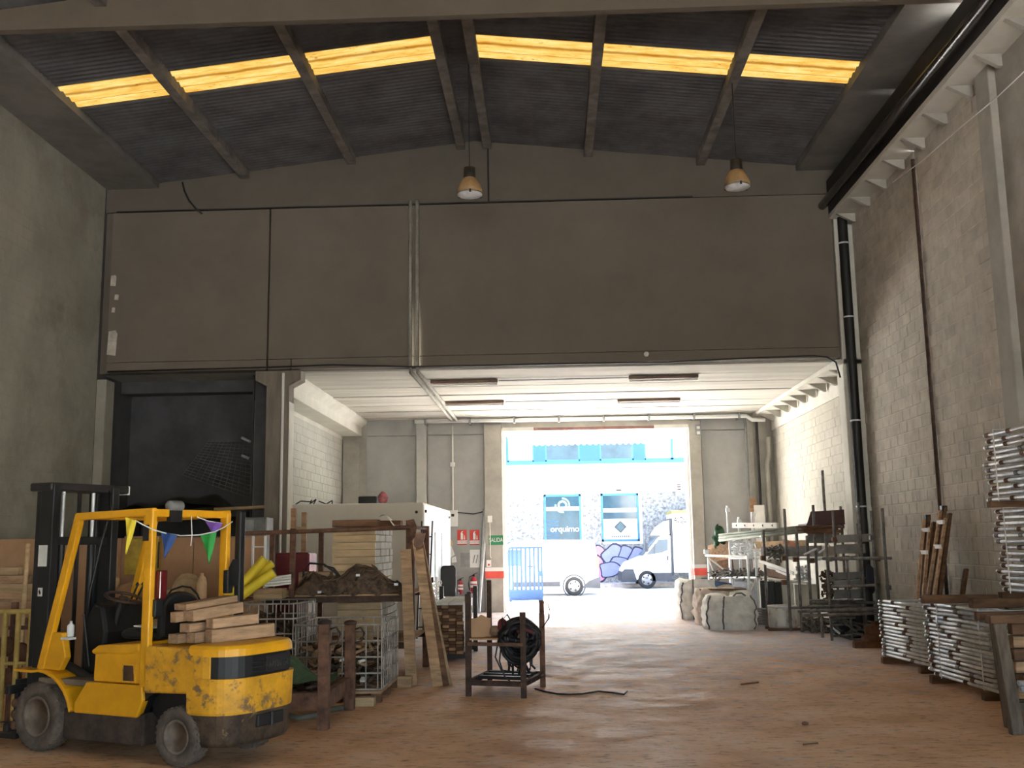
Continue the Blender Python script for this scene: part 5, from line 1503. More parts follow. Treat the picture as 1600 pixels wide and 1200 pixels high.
# wooden stumps and bits at the foot of the rack
single('wood_block', MB().box(-2.02, -1.83, 13.55, 13.75, 0, 0.14), M_wood, 'short wooden block at the foot of the right rack post', 'block', bevel=0.01)
single('wood_block', MB().box(-2.35, -2.05, 12.0, 12.14, 0, 0.10), M_woodp, 'grey brown wooden block on the floor before the wire cage', 'block', bevel=0.01)
# ------------------------------------------------------------------ right hand side: stacks of scaffold frames
ORD = ['topmost', 'second', 'third', 'fourth', 'fifth', 'sixth', 'seventh', 'eighth', 'ninth', 'tenth', 'eleventh', 'twelfth', 'thirteenth', 'fourteenth', 'fifteenth', 'sixteenth', 'seventeenth', 'eighteenth', 'nineteenth', 'twentieth']
def frame_meshes(L_, W_, r=0.021):
    rail = MB().pipe_end((0, 0, 0), (0, -L_, 0), r, 0.005, 10)
    rung = MB().tube((0.02, 0, 0), (W_-0.02, 0, 0), r*0.8, 8)
    sock = MB().tube((0, -0.045, 0), (0, 0.045, 0), r*1.35, 10)
    return rail.mesh('rail'), rung.mesh('rung'), sock.mesh('socket')
def frame(ms, L_, W_, loc, rz, label, group, rnd, bright):
    t = thing('scaffold_frame', label, 'scaffold frame', loc, rz, group)
    m_ = M_galvb if bright else M_galv
    obj('rail', ms[0], m_, t)
    obj('rail', ms[0], m_, t, loc=(W_, 0, 0))
    for y in (-0.14, -L_+0.14):
        obj('rung', ms[1], m_, t, loc=(0, y, 0))
    for y in (-rnd.uniform(0.25, 0.7)*L_, -0.1):
        obj('socket', ms[2], M_rust if rnd.random() < 0.6 else M_galvd, t, loc=(0, y, 0))
    return t
ma = frame_meshes(1.5, 0.62)
rnd = random.Random(41)
n1 = 16
for k in range(n1):
    lb = ('lowest' if k == 0 else ORD[n1-1-k])+(' frame' if k in (0, n1-1) else ' frame from the top')+' of the farther low stack of bright scaffold frames'
    frame(ma, 1.5, 0.62, (4.86+rnd.uniform(-0.012, 0.012), 15.74+rnd.uniform(-0.03, 0.03), 0.125+k*0.051), R(6.0), lb, 'farther low stack of scaffold frames', rnd, rnd.random() < 0.75)
mb_ = frame_meshes(1.72, 0.62)
n2 = 18
for k in range(n2):
    lb = ('lowest' if k == 0 else ORD[n2-1-k])+(' frame' if k in (0, n2-1) else ' frame from the top')+' of the nearer strapped low stack of scaffold frames'
    frame(mb_, 1.72, 0.62, (4.79+rnd.uniform(-0.03, 0.03), 13.58+rnd.uniform(-0.10, 0.08), 0.115+k*0.0505), R(3.4), lb, 'nearer low stack of scaffold frames', rnd, rnd.random() < 0.4)
for i, (x, y) in enumerate(((4.80, 13.2), (4.885, 12.15))):
    s_ = thing('strap', ('farther', 'nearer')[i]+' white strap round the nearer low stack of frames', 'strap', (x, y, 0))
    obj('web', MB().box(-0.035, -0.03, -0.012, 0.012, 0.09, 1.01), M_white, s_)
    obj('web', MB().box(-0.035, 0.70, -0.012, 0.012, 1.005, 1.01), M_white, s_)
    obj('buckle', MB().box(-0.045, -0.035, -0.02, 0.02, 0.76, 0.82), M_galvb, s_)
for i, (x, y, L2) in enumerate(((4.80, 15.62, 0.85), (4.92, 14.42, 0.85), (4.72, 13.45, 0.9), (4.78, 12.02, 0.95))):
    single('bearer', MB().box(x, x+L2, y-0.05, y+0.05, 0.0, 0.095), M_woodd, ('far bearer of brown timber under the farther low stack of frames', 'near bearer of brown timber under the farther low stack of frames', 'far bearer of brown timber under the nearer low stack of frames', 'near bearer of brown timber under the nearer low stack of frames')[i], 'timber', 'bearers under the frames', bevel=0.008)
for (x0, x1, y, z, lb) in ((4.55, 5.45, 13.05, 1.005, 'long brown beam lying across the far end of the nearer frame stack'), (4.76, 5.65, 12.1, 1.005, 'brown beam lying across the near end of the nearer frame stack')):
    single('timber_beam', MB().box(x0, x1, y-0.06, y+0.06, z, z+0.10), M_woodd, lb, 'timber', bevel=0.008)
# tall stack by the near column
mt = frame_meshes(1.9, 0.5)
zz = 0.14
lay = 0
for nm, cnt, x, y in (('bottom', 13, 5.58, 13.12), ('middle', 14, 5.55, 13.12), ('top', 12, 5.50, 13.10)):
    single('bearer', MB().box(x-0.12, x+0.58, y-0.30, y-0.18, zz-0.12 if lay == 0 else zz-0.095, zz-0.022), M_woodd, 'dark timber bearer under the %s layer of the tall frame stack' % nm, 'timber', 'bearers in the tall stack')
    single('bearer', MB().box(x-0.12, x+0.58, y-1.75, y-1.63, zz-0.12 if lay == 0 else zz-0.095, zz-0.022), M_woodd, 'dark timber bearer near the camera under the %s layer of the tall frame stack' % nm, 'timber', 'bearers in the tall stack')
    z0_ = zz
    for k in range(cnt):
        o_ = cnt-1-k
        lb = ('lowest' if k == 0 else ORD[o_])+(' frame' if k in (0, cnt-1) else ' frame from the top')+' in the %s layer of the tall frame stack' % nm
        frame(mt, 1.9, 0.5, (x+rnd.uniform(-0.045, 0.045), y+rnd.uniform(-0.05, 0.05), zz), R(1.5), lb, 'tall stack of scaffold frames', rnd, rnd.random() < 0.35)
        zz += 0.073
    if lay:
        s_ = thing('strap', 'white strap round the %s layer of the tall frame stack' % nm, 'strap', (x, y-0.42, 0))
        obj('web', MB().box(-0.075, -0.07, -0.012, 0.012, z0_-0.03, zz-0.03), M_white, s_)
        obj('web', MB().box(-0.07, 0.55, -0.012, 0.012, zz-0.035, zz-0.03), M_white, s_)
    zz += 0.072
    lay += 1
# trestle with timbers at the right edge
tr = thing('trestle', 'weathered timber trestle at the right edge in front of the frame stacks', 'trestle', (4.25, 9.98, 0))
M_wg = mat('grey_brown_timber', (0.17, 0.13, 0.095), 0.9, var=0.35, scale=3, bump=0.2, stretch=(5, 5, 1))
obj('leg', MB().beam((0, 0, 0), (-0.07, 0.04, 1.0), 0.11, 0.10, (0, 1, 0)), M_wg, tr, bevel=0.008)
obj('leg', MB().beam((0.10, 0.35, 0), (0.06, 0.40, 1.0), 0.10, 0.10, (0, 1, 0)), M_wg, tr, bevel=0.008)
obj('leg', MB().beam((1.0, 0, 0), (1.0, 0.04, 1.0), 0.11, 0.10, (0, 1, 0)), M_wg, tr, bevel=0.008)
obj('top_beam', MB().box(-0.17, 1.2, -0.04, 0.10, 1.0, 1.08), M_woodd, tr, bevel=0.008)
obj('top_beam', MB().box(-0.12, 1.2, 0.34, 0.46, 1.0, 1.08), M_woodd, tr, bevel=0.008)
obj('tie_rail', MB().box(0.05, 1.0, 0.01, 0.06, 0.20, 0.28), M_wg, tr)
for k in range(6):
    single('timber_beam', MB().box(4.38, 5.35, 10.18+0.01*(k % 2), 10.30, 0.285+k*0.118, 0.285+k*0.118+0.105), M_woodd if k % 2 else M_wood, ('lowest', 'second', 'third', 'fourth', 'fifth', 'highest')[k]+(' beam from the bottom' if 0 < k < 5 else ' beam')+' stacked inside the trestle at the right edge', 'timber', 'beams inside the trestle', bevel=0.01)
single('timber_beam', MB().box(4.36, 5.4, 10.16, 10.30, 0.0, 0.28), M_woodd, 'thick dark base timber under the beams inside the trestle', 'timber', bevel=0.01)
pb = MB().pipe_end((0, 0, 0), (0.75, 0.05, 0), 0.027, 0.006, 12).mesh('steel_tube')
rg = random.Random(17)
for k in range(11):
    row, c_ = divmod(k, 4)
    o = tag(obj('steel_tube', pb, M_galv, None, loc=(4.34+rg.uniform(-0.04, 0.03), 9.82+c_*0.058-0.12*0+row*0.0, 0.40+row*0.056), rot=(0, 0, 0)), 'rusty silver tube, %s in the %s row of the bundle beside the trestle leg' % (('first', 'second', 'third', 'last')[c_], ('bottom', 'middle', 'top')[row]), 'tube', 'tube bundle by the trestle leg')
cr2 = thing('bundle_cradle', 'low wooden cradle under the tube bundle at the right edge', 'cradle', (4.62, 9.9, 0))
obj('board', MB().box(-0.2, 0.5, -0.14, 0.14, 0.33, 0.372), M_woodd, cr2)
for x in (-0.12, 0.42):
    obj('leg', MB().box(x-0.04, x+0.04, -0.1, 0.1, 0, 0.33), M_woodd, cr2)
# leaning trestles at the wall
for i, (b, t, sep, lb) in enumerate((((5.50, 16.15, 0), (5.93, 16.45, 2.14), 0.34, 'left folded timber trestle leaning on the block wall behind the frame stacks'), ((5.45, 15.72, 0), (5.98, 15.88, 2.26), 0.30, 'right folded timber trestle leaning on the block wall behind the frame stacks'))):
    b, t = Vector(b), Vector(t)
    q = thing('folding_trestle', lb, 'trestle', b, 0, 'leaning trestles')
    for k in (0, 1):
        off = Vector((0, -sep*k*0.8, 0))
        obj('rail', MB().beam(off, t-b+off*0.75-Vector((0, 0, 0.10*k)), 0.10, 0.05, (1, 0, 0)), M_woodd, q, bevel=0.006)
        obj('rail', MB().beam(off+Vector((-0.08, 0.05, 0)), t-b+off*0.75+Vector((-0.06, 0.02, -0.12*k-0.05)), 0.07, 0.04, (1, 0, 0)), M_wood, q, bevel=0.006)
    for z, mm in ((0.90, M_white), (0.74, M_white), (0.35, M_wood)):
        c0 = (t-b)*z+Vector((-0.06, 0.04, 0))
        obj('crosspiece', MB().beam(c0, c0+Vector((0, -sep*0.8, 0)), 0.03, 0.06), mm, q)
    obj('hinge', MB().box(t.x-b.x-0.06, t.x-b.x+0.02, t.y-b.y-0.05, t.y-b.y+0.04, t.z-0.06, t.z+0.02), M_dark, q)
single('plank', MB().beam((5.62, 15.15, 0), (5.98, 15.25, 1.35), 0.10, 0.04, (1, 0, 0)), M_woodd, 'short dark plank leaning on the block wall right of the folded trestles', 'plank')

# brown offcuts between rack and stack
for i, (dx, dy, dz, lx, ly, lz, a, lb) in enumerate(((0, 0, 0, 0.55, 0.12, 0.10, 0.1, 'lowest long brown block on the floor between rack and frame stack'), (0.05, 0.22, 0, 0.5, 0.14, 0.11, -0.1, 'brown block lying behind the lowest long one by the frame stack'), (0.12, 0.08, 0.105, 0.40, 0.2, 0.10, 0.3, 'brown block lying across the lower two by the frame stack'), (0.14, 0.1, 0.21, 0.34, 0.14, 0.14, -0.2, 'thick rust brown block crowning the little pile by the frame stack'), (0.20, 0.12, 0.355, 0.22, 0.10, 0.07, 0.5, 'small brown offcut on the very top of the pile by the frame stack'))):
    single('wood_block', MB().box(-lx/2, lx/2, -ly/2, ly/2, 0, lz), mat('rust_brown_timber', (0.24, 0.10, 0.05), 0.85, var=0.35, scale=5, bump=0.2), lb, 'block', 'brown offcuts by the frame stack', loc=(5.30+dx, 17.85+dy, dz), rot=(0, 0, a), bevel=0.01)

# ------------------------------------------------------------------ scaffold tube racks
def post(parent, px0, py0, px1, py1, Y, r=0.026, m_=None):
    a, b = at(px0, py0, Y), at(px1, py1, Y)
    b.z = 0.0
    a.x = b.x = at((px1+px0)/2, (py1+py0)/2, Y).x
    bx_ = fl(px1, py1)
    o = Vector(parent.location)
    obj('post', MB().tube(b-o, a-o, r, 8), m_ or M_galvd, parent)
    return a, b
def bar(parent, name, p, q, r=0.024, m_=None, sq=None):
    o = Vector(parent.location)
    mb = MB().tube(p-o, q-o, r, 8) if not sq else MB().beam(p-o, q-o, sq[0], sq[1])
    return obj(name, mb, m_ or M_galvd, parent)
ra = thing('tube_rack', 'near scaffold tube rack with tall uprights beside the frame stacks', 'rack', (5.1, 19.2, 0))
PA = {}
for nm, v in dict(p5=(1290, 833, 1300, 1003, 19.15), p7=(1323, 868, 1332, 1002, 19.25), p6=(1301, 798, 1314, 996, 19.9), p12=(1283, 963, 1286, 997, 19.75), p9=(1344, 785, 1351, 985, 19.0), p10=(1362, 798, 1374, 1000, 18.2), p11=(1381, 794, 1390, 1002, 17.6), px=(1345, 818, 1347, 990, 19.6)).items():
    PA[nm] = post(ra, *v)
def A_(px, py, Y):
    return at(px, py, Y)
for (x0, y0, Y0, x1, y1, Y1, r_) in ((1286, 873, 19.2, 1392, 872, 17.6, 0.028), (1296, 875, 19.2, 1340, 870, 19.2, 0.024), (1300, 917, 19.2, 1374, 914, 18.2, 0.024), (1248, 955, 19.4, 1372, 952, 18.2, 0.03), (1256, 962, 19.1, 1372, 958, 18.3, 0.028), (1296, 965, 19.1, 1336, 965, 19.2, 0.024), (1297, 845, 19.9, 1345, 843, 19.6, 0.022), (1300, 905, 19.9, 1352, 903, 19.0, 0.022)):
    bar(ra, 'rail', A_(x0, y0, Y0), A_(x1, y1, Y1), r_)
for (x0, y0, x1, y1) in ((1256, 867, 1276, 857), (1280, 864, 1296, 852), (1300, 980, 1312, 990)):
    bar(ra, 'brace', A_(x0, y0, 19.6), A_(x1, y1, 19.5), 0.02, M_galvb)
for px, py in ((1296, 874), (1300, 905), (1314, 873), (1323, 872), (1327, 916), (1332, 958), (1301, 962), (1371, 873), (1388, 918), (1362, 840), (1303, 843)):
    c = at(px, py, 19.15 if px < 1350 else 18.0)-Vector(ra.location)
    obj('coupler', MB().box(c.x-0.04, c.x+0.04, c.y-0.05, c.y+0.04, c.z-0.04, c.z+0.04), M_rust if px % 2 else M_galvd, ra, bevel=0.01)
# sheets and boards on the near rack
def board(name, px0, py0, px1, py1, Y, th, mm, label, cat='board', group=None, tilt=0.0, depth=0.03, Y1=None):
    a, b = at(px0, py0, Y), at(px1, py1, Y1 or Y)
    d = b-a
    c = (a+b)/2
    mb = MB().beam(a-c, b-c, depth, th)
    return single(name, mb, mm, label, cat, group, c, None, 0.004)
M_gb = mat('grey_board', (0.27, 0.26, 0.245), 0.8, 0.1, var=0.2, rand=0.1)
for i, (x0, y0, x1, y1, th, Y) in enumerate(((1309, 842, 1362, 840, 0.14, 19.35), (1306, 858, 1352, 857, 0.17, 19.5), (1302, 900, 1350, 899, 0.13, 19.5), (1303, 912, 1350, 911, 0.12, 19.6), (1303, 930, 1345, 929, 0.20, 19.7))):
    board('grey_board', x0, y0, x1, y1, Y, th, M_gb, 'wide grey board in the near tube rack, '+('uppermost', 'second from top', 'third from top', 'fourth from top', 'lowest')[i]+' of five', 'board', 'grey boards in the near rack', Y1=Y-0.35)
rg = random.Random(51)
for k in range(16):
    py = 938+ (k % 5)*4.3
    p0, p1 = at(1262+rg.uniform(-8, 40), py+rg.uniform(-1, 1), 19.75-0.08*(k % 4)), at(1345+rg.uniform(-20, 25), py-1+rg.uniform(-1, 1), 18.9-0.08*(k % 4))
    single('steel_tube', MB().tube(p0, p1, 0.022, 8), M_galvd, 'dull steel tube lying on the lower rails of the near tube rack', 'tube', 'tubes on the lower rails')
rf_ = thing('fitting_heap', 'heap of rusty couplers hanging in the middle of the near tube rack', 'heap', (0, 0, 0))
mbf = MB()
rg = random.Random(61)
for k in range(90):
    p = at(rg.uniform(1283, 1302), rg.uniform(893, 950), rg.uniform(19.6, 20.3))
    d = Vector((rg.uniform(-1, 1), rg.uniform(-1, 1), rg.uniform(-1, 1))).normalized()*0.05
    mbf.beam(p-d, p+d, 0.035, 0.025) if k % 2 else mbf.tube(p-d, p+d, 0.02, 6)
obj('couplers', mbf, M_junk, rf_, kind='stuff')
ht = thing('floor_heap', 'dark heap of tubes and rags under the near tube rack', 'heap', (0, 0, 0))
mbf = MB()
for k in range(60):
    p = Vector((rg.uniform(5.25, 5.95), rg.uniform(18.9, 20.6), rg.uniform(0.02, 0.30)))
    d = Vector((rg.uniform(-1, 1), rg.uniform(-1, 1), rg.uniform(-0.15, 0.15))).normalized()*rg.uniform(0.08, 0.2)
    mbf.tube(p-d, p+d, 0.022, 6)
obj('tubes', mbf, M_galvd, ht, kind='stuff')
obj('rags', MB().blob((5.62, 19.9, 0.16), 0.32, 0.42, 0.26, 4, 0.3, zmin=0.0), mat('dark_blue_rag', (0.03, 0.035, 0.055), 0.9), ht)
p = at(1361, 905, 18.9)
single('work_coat', MB().blob((p.x, 18.9, p.z), 0.09, 0.08, 0.24, 9, 0.25, nu=16, nv=12), mat('dark_blue_rag', (0.03, 0.035, 0.055), 0.9), 'dark work coat hanging on the right end of the near tube rack', 'coat')

# far rack along the wall
rb_ = thing('tube_rack', 'far scaffold tube rack loaded with timber and tubes beside the bulk bags', 'rack', (4.4, 23.0, 0))
for v in ((1137, 790, 1143, 960, 25.6), (1155, 808, 1160, 960, 24.9), (1177, 800, 1180, 950, 24.2), (1139, 840, 1146, 955, 24.6), (1107, 858, 1110, 955, 25.8), (1192, 828, 1200, 965, 22.6), (1225, 795, 1236, 985, 21.2), (1243, 822, 1254, 985, 21.0), (1261, 837, 1269, 982, 20.7), (1268, 789, 1284, 985, 20.9), (1169, 868, 1172, 962, 23.4), (1181, 868, 1185, 950, 23.2), (1315, 791, 1322, 960, 21.3), (1287, 735, 1296, 950, 21.5)):
    post(rb_, *v, r=0.03, m_=M_galvb if v[0] < 1185 else M_galvd)
for (x0, y0, Y0, x1, y1, Y1, r_, mm) in ((1103, 868, 25.8, 1190, 871, 23.0, 0.03, M_woodw), (1190, 871, 23.0, 1280, 874, 20.9, 0.03, M_woodw), (1140, 872, 24.6, 1230, 872, 22.0, 0.028, M_galvb), (1110, 902, 25.8, 1187, 903, 23.2, 0.03, M_galvb), (1187, 902, 23.2, 1262, 912, 20.9, 0.03, M_woodw), (1125, 841, 25.6, 1190, 838, 23.0, 0.026, M_galvb), (1190, 830, 23.0, 1318, 822, 21.2, 0.026, M_galvd), (1240, 873, 21.2, 1285, 873, 20.9, 0.024, M_galvb), (1236, 950, 21.2, 1290, 948, 20.8, 0.026, M_galvd)):
    bar(rb_, 'rail', at(x0, y0, Y0), at(x1, y1, Y1), r_, mm)
for (x0, y0, x1, y1, Y) in ((1172, 925, 1182, 905, 23.3), (1105, 868, 1115, 893, 25.8), (1108, 872, 1140, 897, 25.7)):
    bar(rb_, 'brace', at(x0, y0, Y), at(x1, y1, Y-0.1), 0.02, M_woodw)
for px, py, Y in ((1137, 797, 25.6), (1155, 815, 24.9), (1177, 805, 24.2), (1172, 870, 23.4), (1192, 872, 22.6), (1225, 872, 21.2), (1243, 874, 21.0), (1268, 876, 20.9), (1225, 910, 21.2), (1103, 862, 25.8)):
    c = at(px, py, Y)-Vector(rb_.location)
    obj('coupler', MB().box(c.x-0.05, c.x+0.05, c.y-0.05, c.y+0.05, c.z-0.05, c.z+0.05), M_galvb if px < 1185 else M_rust, rb_, bevel=0.012)
# green tubes on top
for k in range(7):
    ddx, ddy = (k % 3)*3.2, (k//3)*4.2
    p0, p1 = at(1124+ddx, 836+ddy, 25.2-0.06*k), at(1276+ddx, 821+ddy*0.9, 21.4-0.06*k)
    single('steel_tube', MB().pipe_end(p0, p1, 0.034, 0.007, 10), mat('grey_green_tube', (0.23, 0.25, 0.19), 0.6, 0.2, var=0.2, rand=0.2), 'long grey green tube, %s of the %s layer in the bundle on the far rack' % (('left', 'middle', 'right')[k % 3], ('top', 'middle', 'bottom')[k//3]), 'tube', 'green tubes on the far rack')
single('netting', MB().blob(tuple(at(1123, 834, 25.4)), 0.15, 0.12, 0.15, 13, 0.45, 20, 14).blob(tuple(at(1119, 846, 25.4)), 0.10, 0.10, 0.12, 14, 0.5, 20, 14).blob(tuple(at(1129, 842, 25.35)), 0.10, 0.10, 0.10, 15, 0.5, 20, 14), mat('dark_green_netting', (0.05, 0.14, 0.07), 0.8, var=0.5, scale=20), 'bunch of dark green netting stuffed round the left ends of the green tubes', 'netting')
a, b = at(1145, 821, 24.6), at(1215, 821, 22.6)
ch_ = thing('perforated_channel', 'pale perforated steel channel lying on top of the far tube rack', 'channel', a)
obj('web', MB().beam((0, 0, 0), b-a, 0.04, 0.12), M_woodw, ch_)
for k in range(5):
    c = (b-a)*(0.1+0.2*k)
    obj('hole', MB().lathe([(0.03, -0.03), (0.03, 0.0)], (c.x, c.y, c.z), 'y', 10), M_dark, ch_)
# brown tray on top
a = at(1258, 820, 21.1)
ty = thing('steel_tray', 'dark red brown steel tray on top of the far tube rack', 'tray', at(1290, 820, 21.1))
wx = (at(1318, 820, 21.1)-a).x
obj('front', MB().prism([(-wx/2, 0), (wx/2, 0), (wx/2, 0.30), (-wx/2+0.10, 0.27)], 'y', -0.02, 0.0), mat('oxide_red_steel', (0.085, 0.025, 0.02), 0.6, var=0.3), ty)
obj('base', MB().box(-wx/2, wx/2, 0, 0.7, 0, 0.03), MATS['oxide_red_steel'], ty)
obj('side', MB().box(wx/2-0.02, wx/2, 0, 0.7, 0.03, 0.28), MATS['oxide_red_steel'], ty)
for i in range(6):
    p0, p1 = at(1250+rnd.uniform(-3, 10), 824+i*1.7, 21.0), at(1300+rnd.uniform(-5, 25), 821+i*2.6, 20.5)
    single('rusty_bar', MB().tube(p0, p1, 0.02, 6), M_rust, 'rusty bar lying under the dark red tray on the far rack', 'bar', 'rusty bars under the tray')
# boards and sheets in the far rack
for i, (x0, y0, x1, y1, Y, Y1, th, mm, lb) in enumerate((
        (1108, 866, 1142, 858, 25.9, 25.2, 0.42, M_wood, 'upright brown plywood sheet at the left end of the far rack'),
        (1122, 890, 1146, 886, 25.9, 25.5, 0.48, M_woodd, 'darker plywood sheet below the first at the left end of the far rack'),
        (1178, 852, 1262, 850, 23.6, 21.6, 0.16, M_woodp, 'orange brown plank across the middle of the far rack'),
        (1225, 846, 1244, 852, 22.0, 21.6, 0.10, mat('terracotta_board', (0.50, 0.20, 0.10), 0.8), 'terracotta coloured board end on the far rack'),
        (1190, 862, 1285, 861, 23.2, 21.1, 0.22, M_gb, 'long grey shuttering sheet in the far rack'),
        (1186, 876, 1240, 896, 22.8, 21.2, 0.07, M_white, 'upper slanting white slat in the far rack'),
        (1196, 884, 1232, 899, 22.9, 21.4, 0.05, M_white, 'lower slanting white slat in the far rack'),
        (1198, 894, 1233, 900, 22.8, 21.4, 0.16, M_woodd, 'dark brown board under the slanting white slats'),
        (1262, 838, 1312, 838, 21.6, 21.2, 0.28, M_gb, 'upper grey panel at the wall end of the far rack'),
        (1262, 862, 1312, 862, 21.7, 21.2, 0.22, M_cream, 'pale panel at the wall end of the far rack'))):
    board('board', x0, y0, x1, y1, Y, th, mm, lb, 'board', None, Y1=Y1)
for i, (x0, x1, mm, lb) in enumerate(((1188, 1199, M_tarp, 'first dark sheet standing under the far rack'), (1200, 1211, M_tarp, 'middle dark sheet standing under the far rack'), (1212, 1222, M_tarp, 'right dark sheet standing under the far rack'), (1223, 1240, M_whitec, 'pale sheet standing right of the dark ones under the far rack'), (1242, 1276, M_whitec, 'wide pale panel standing by the wall under the far rack'))):
    Y = 23.0-0.15*i
    a, b = at(x0, 907, Y), at(x1, 908, Y)
    sh = MB().box(0, b.x-a.x, 0, 0.05, 0.0, a.z-0.02*i)
    single('sheet', sh, mm, lb, 'sheet', None, (a.x, Y, 0), (R(-3), 0, R(6*(i % 3)-4)))
def clutter(name, label, n, x0, x1, y0, y1, Ya, Yb, mm, seed, ln=0.12, rr=0.018):
    rg = random.Random(seed)
    t = thing(name, label, 'heap', (0, 0, 0))
    mb = MB()
    for k in range(n):
        u = rg.random()
        p = at(x0+(x1-x0)*u, rg.uniform(y0, y1), Ya+(Yb-Ya)*u+rg.uniform(-0.1, 0.35))
        d = Vector((rg.uniform(-1, 1), rg.uniform(-1, 1), rg.uniform(-0.7, 0.7))).normalized()*ln*rg.uniform(0.4, 1)
        if k % 4 == 0:
            mb.beam(p-d, p+d, rr*2.6, rr*1.2)
        else:
            mb.tube(p-d, p+d, rr, 6)
    obj('pieces', mb, mm, t, kind='stuff')
    return t
clutter('fitting_heap', 'tangle of bright clamps and fittings on the upper left shelf of the far rack', 130, 1142, 1185, 845, 868, 25.0, 23.4, M_galvb, 71)
clutter('fitting_heap', 'dark fittings heaped in the middle of the upper shelf of the far rack', 90, 1198, 1225, 856, 871, 22.8, 21.6, M_galvd, 72)
clutter('fitting_heap', 'long tangle of clamps along the lower shelf of the far rack', 170, 1112, 1196, 893, 902, 25.6, 23.0, M_galvd, 73, 0.16)
clutter('fitting_heap', 'bright couplers piled on the lower shelf near the wall end of the far rack', 110, 1246, 1264, 886, 908, 21.4, 21.0, M_galvb, 74, 0.08)
clutter('scrap_heap', 'scattered dark scrap on the floor right of the metal tub', 60, 1255, 1290, 968, 985, 20.9, 20.6, M_galvd, 75)
# grey slats on the floor behind the front bag
for k in range(7):
    p0, p1 = at(1172, 950+k*3.4, 22.9), at(1207, 946+k*3.8, 22.4)
    single('steel_lath', MB().beam((p0.x, 23.1, 0.03+0.052*(6-k)), (p1.x, 22.6, 0.03+0.052*(6-k)), 0.16, 0.03), M_grey, ORD[k]+(' grey slat' if k in (0,) else ' grey slat from the top')+' in the low pile behind the front bulk bag', 'slat', 'grey slats behind the bag')
# metal tub on a skid
a, b = at(1205, 985, 21.4), at(1250, 985, 21.4)
cx, rx = (a.x+b.x)/2, (b.x-a.x)/2
tbm = mat('stained_metal_tub', (0.72, 0.70, 0.65), 0.5, 0.1, var=0.1, scale=2, spots=(4, 0.52, 0.66, (0.28, 0.17, 0.09)))
tu = thing('metal_tub', 'stained pale metal tub standing on a wooden skid in front of the far rack', 'tub', (cx, 21.6, 0))
obj('shell', MB().lathe([(rx*0.97, 0.05), (rx, 0.10), (rx, 0.47), (rx*0.97, 0.49), (rx*0.93, 0.47), (rx*0.92, 0.12), (0.01, 0.10)], (0, 0, 0), 'z', 32), tbm, tu)
obj('seam', MB().lathe([(rx*1.004, 0.45), (rx*1.02, 0.46), (rx*1.02, 0.485), (rx*1.0, 0.49)], (0, 0, 0), 'z', 32, closed=True), M_galvb, tu)
single('skid', MB().box(cx-rx-0.06, cx+rx+0.04, 21.30, 21.42, 0.0, 0.05), M_woodd, 'front dark wooden runner under the metal tub', 'runner')
single('skid', MB().box(cx-rx-0.02, cx+rx+0.04, 21.78, 21.90, 0.0, 0.05), M_woodd, 'back dark wooden runner under the metal tub', 'runner')

# bulk bags
from mathutils import noise as mnoise
def bulk_bag(name, label, c, w, d, h, seed, mm, slump=0.0, straps=True, rz=0.0, open_top=False, taper=0.0):
    rg = random.Random(seed)
    t = thing(name, label, 'bag', c, rz)
    ph = [rg.uniform(0, 6.28) for _ in range(8)]
    rings = []
    n = 72
    m_ = 30
    for j in range(m_+1):
        v = j/m_
        z = h*v
        bul = 1+0.06*math.sin(math.pi*v)-0.10*max(0, v-0.85)*4*(1 if not open_top else 0.2)-0.05*max(0, 0.08-v)*12
        ring = []
        for i in range(n):
            a = 2*math.pi*i/n
            ca, sa = math.cos(a), math.sin(a)
            e = 0.42
            tp_ = 1-taper*v*v
            x = math.copysign(abs(ca)**e, ca)*w/2*bul*tp_+taper*0.22*v*v*w
            y = math.copysign(abs(sa)**e, sa)*d/2*bul*tp_
            wob = 0.025*math.sin(3*a+ph[0]+4*v)+0.018*math.sin(7*a+ph[1]-9*v)+0.014*math.sin(9*v*3+ph[2]+2*a)
            nz_ = mnoise.noise(Vector((x*4.5+seed*7, y*4.5, z*7)))*0.10+abs(mnoise.noise(Vector((x*2.2+seed*3, y*2.2, z*5+2*a))))*0.10-0.02
            wob += nz_
            zz_ = z+0.03*math.sin(2*a+ph[3])*v+0.02*math.sin(5*a+ph[4])*v - slump*v*(0.5-0.5*ca)*0.5
            ring.append((x*(1+wob), y*(1+wob), max(zz_, 0)))
        rings.append(ring)
    top = rings[-1]
    for s_, dz in ((0.8, 0.01 if not open_top else -0.05), (0.45, 0.015 if not open_top else -0.1), (0.1, -0.02)):
        rings.append([(x*s_, y*s_, z+dz+0.03*math.sin(6*i/n*6.28+ph[5])) for i, (x, y, z) in enumerate(top)])
    obj('sack_body', MB().loft(rings), mm, t)
    if straps:
        for i in (int(n*0.60), int(n*0.74), int(n*0.9)):
            pts = [Vector(r_[i])*1.02 for r_ in rings[1:m_+1]]
            for p_, r_ in zip(pts, rings[1:m_+1]):
                p_.z = r_[i][2]
            obj('strap', MB().path(pts, 0.018, 5), mat('grey_strap', (0.20, 0.20, 0.20), 0.8), t)
        lo = [(w*0.3, -d*0.4, h*0.97), (w*0.22, -d*0.38, h*1.06), (w*0.12, -d*0.36, h*1.05), (w*0.05, -d*0.4, h*0.97)]
        obj('lifting_loop', MB().path(lo, 0.018, 5), mat('grey_strap', (0.20, 0.20, 0.20), 0.8), t)
    return t
bulk_bag('bulk_bag', 'crumpled white bulk bag nearest the camera in front of the far rack', (3.66, 21.95, 0), 1.02, 0.9, 0.70, 1, M_bag, 0.05, taper=0.09)
bulk_bag('bulk_bag', 'dusty beige bulk bag with a board on top between the two white ones', (3.62, 23.15, 0), 0.95, 0.9, 0.76, 2, M_bagd, 0.0, False)
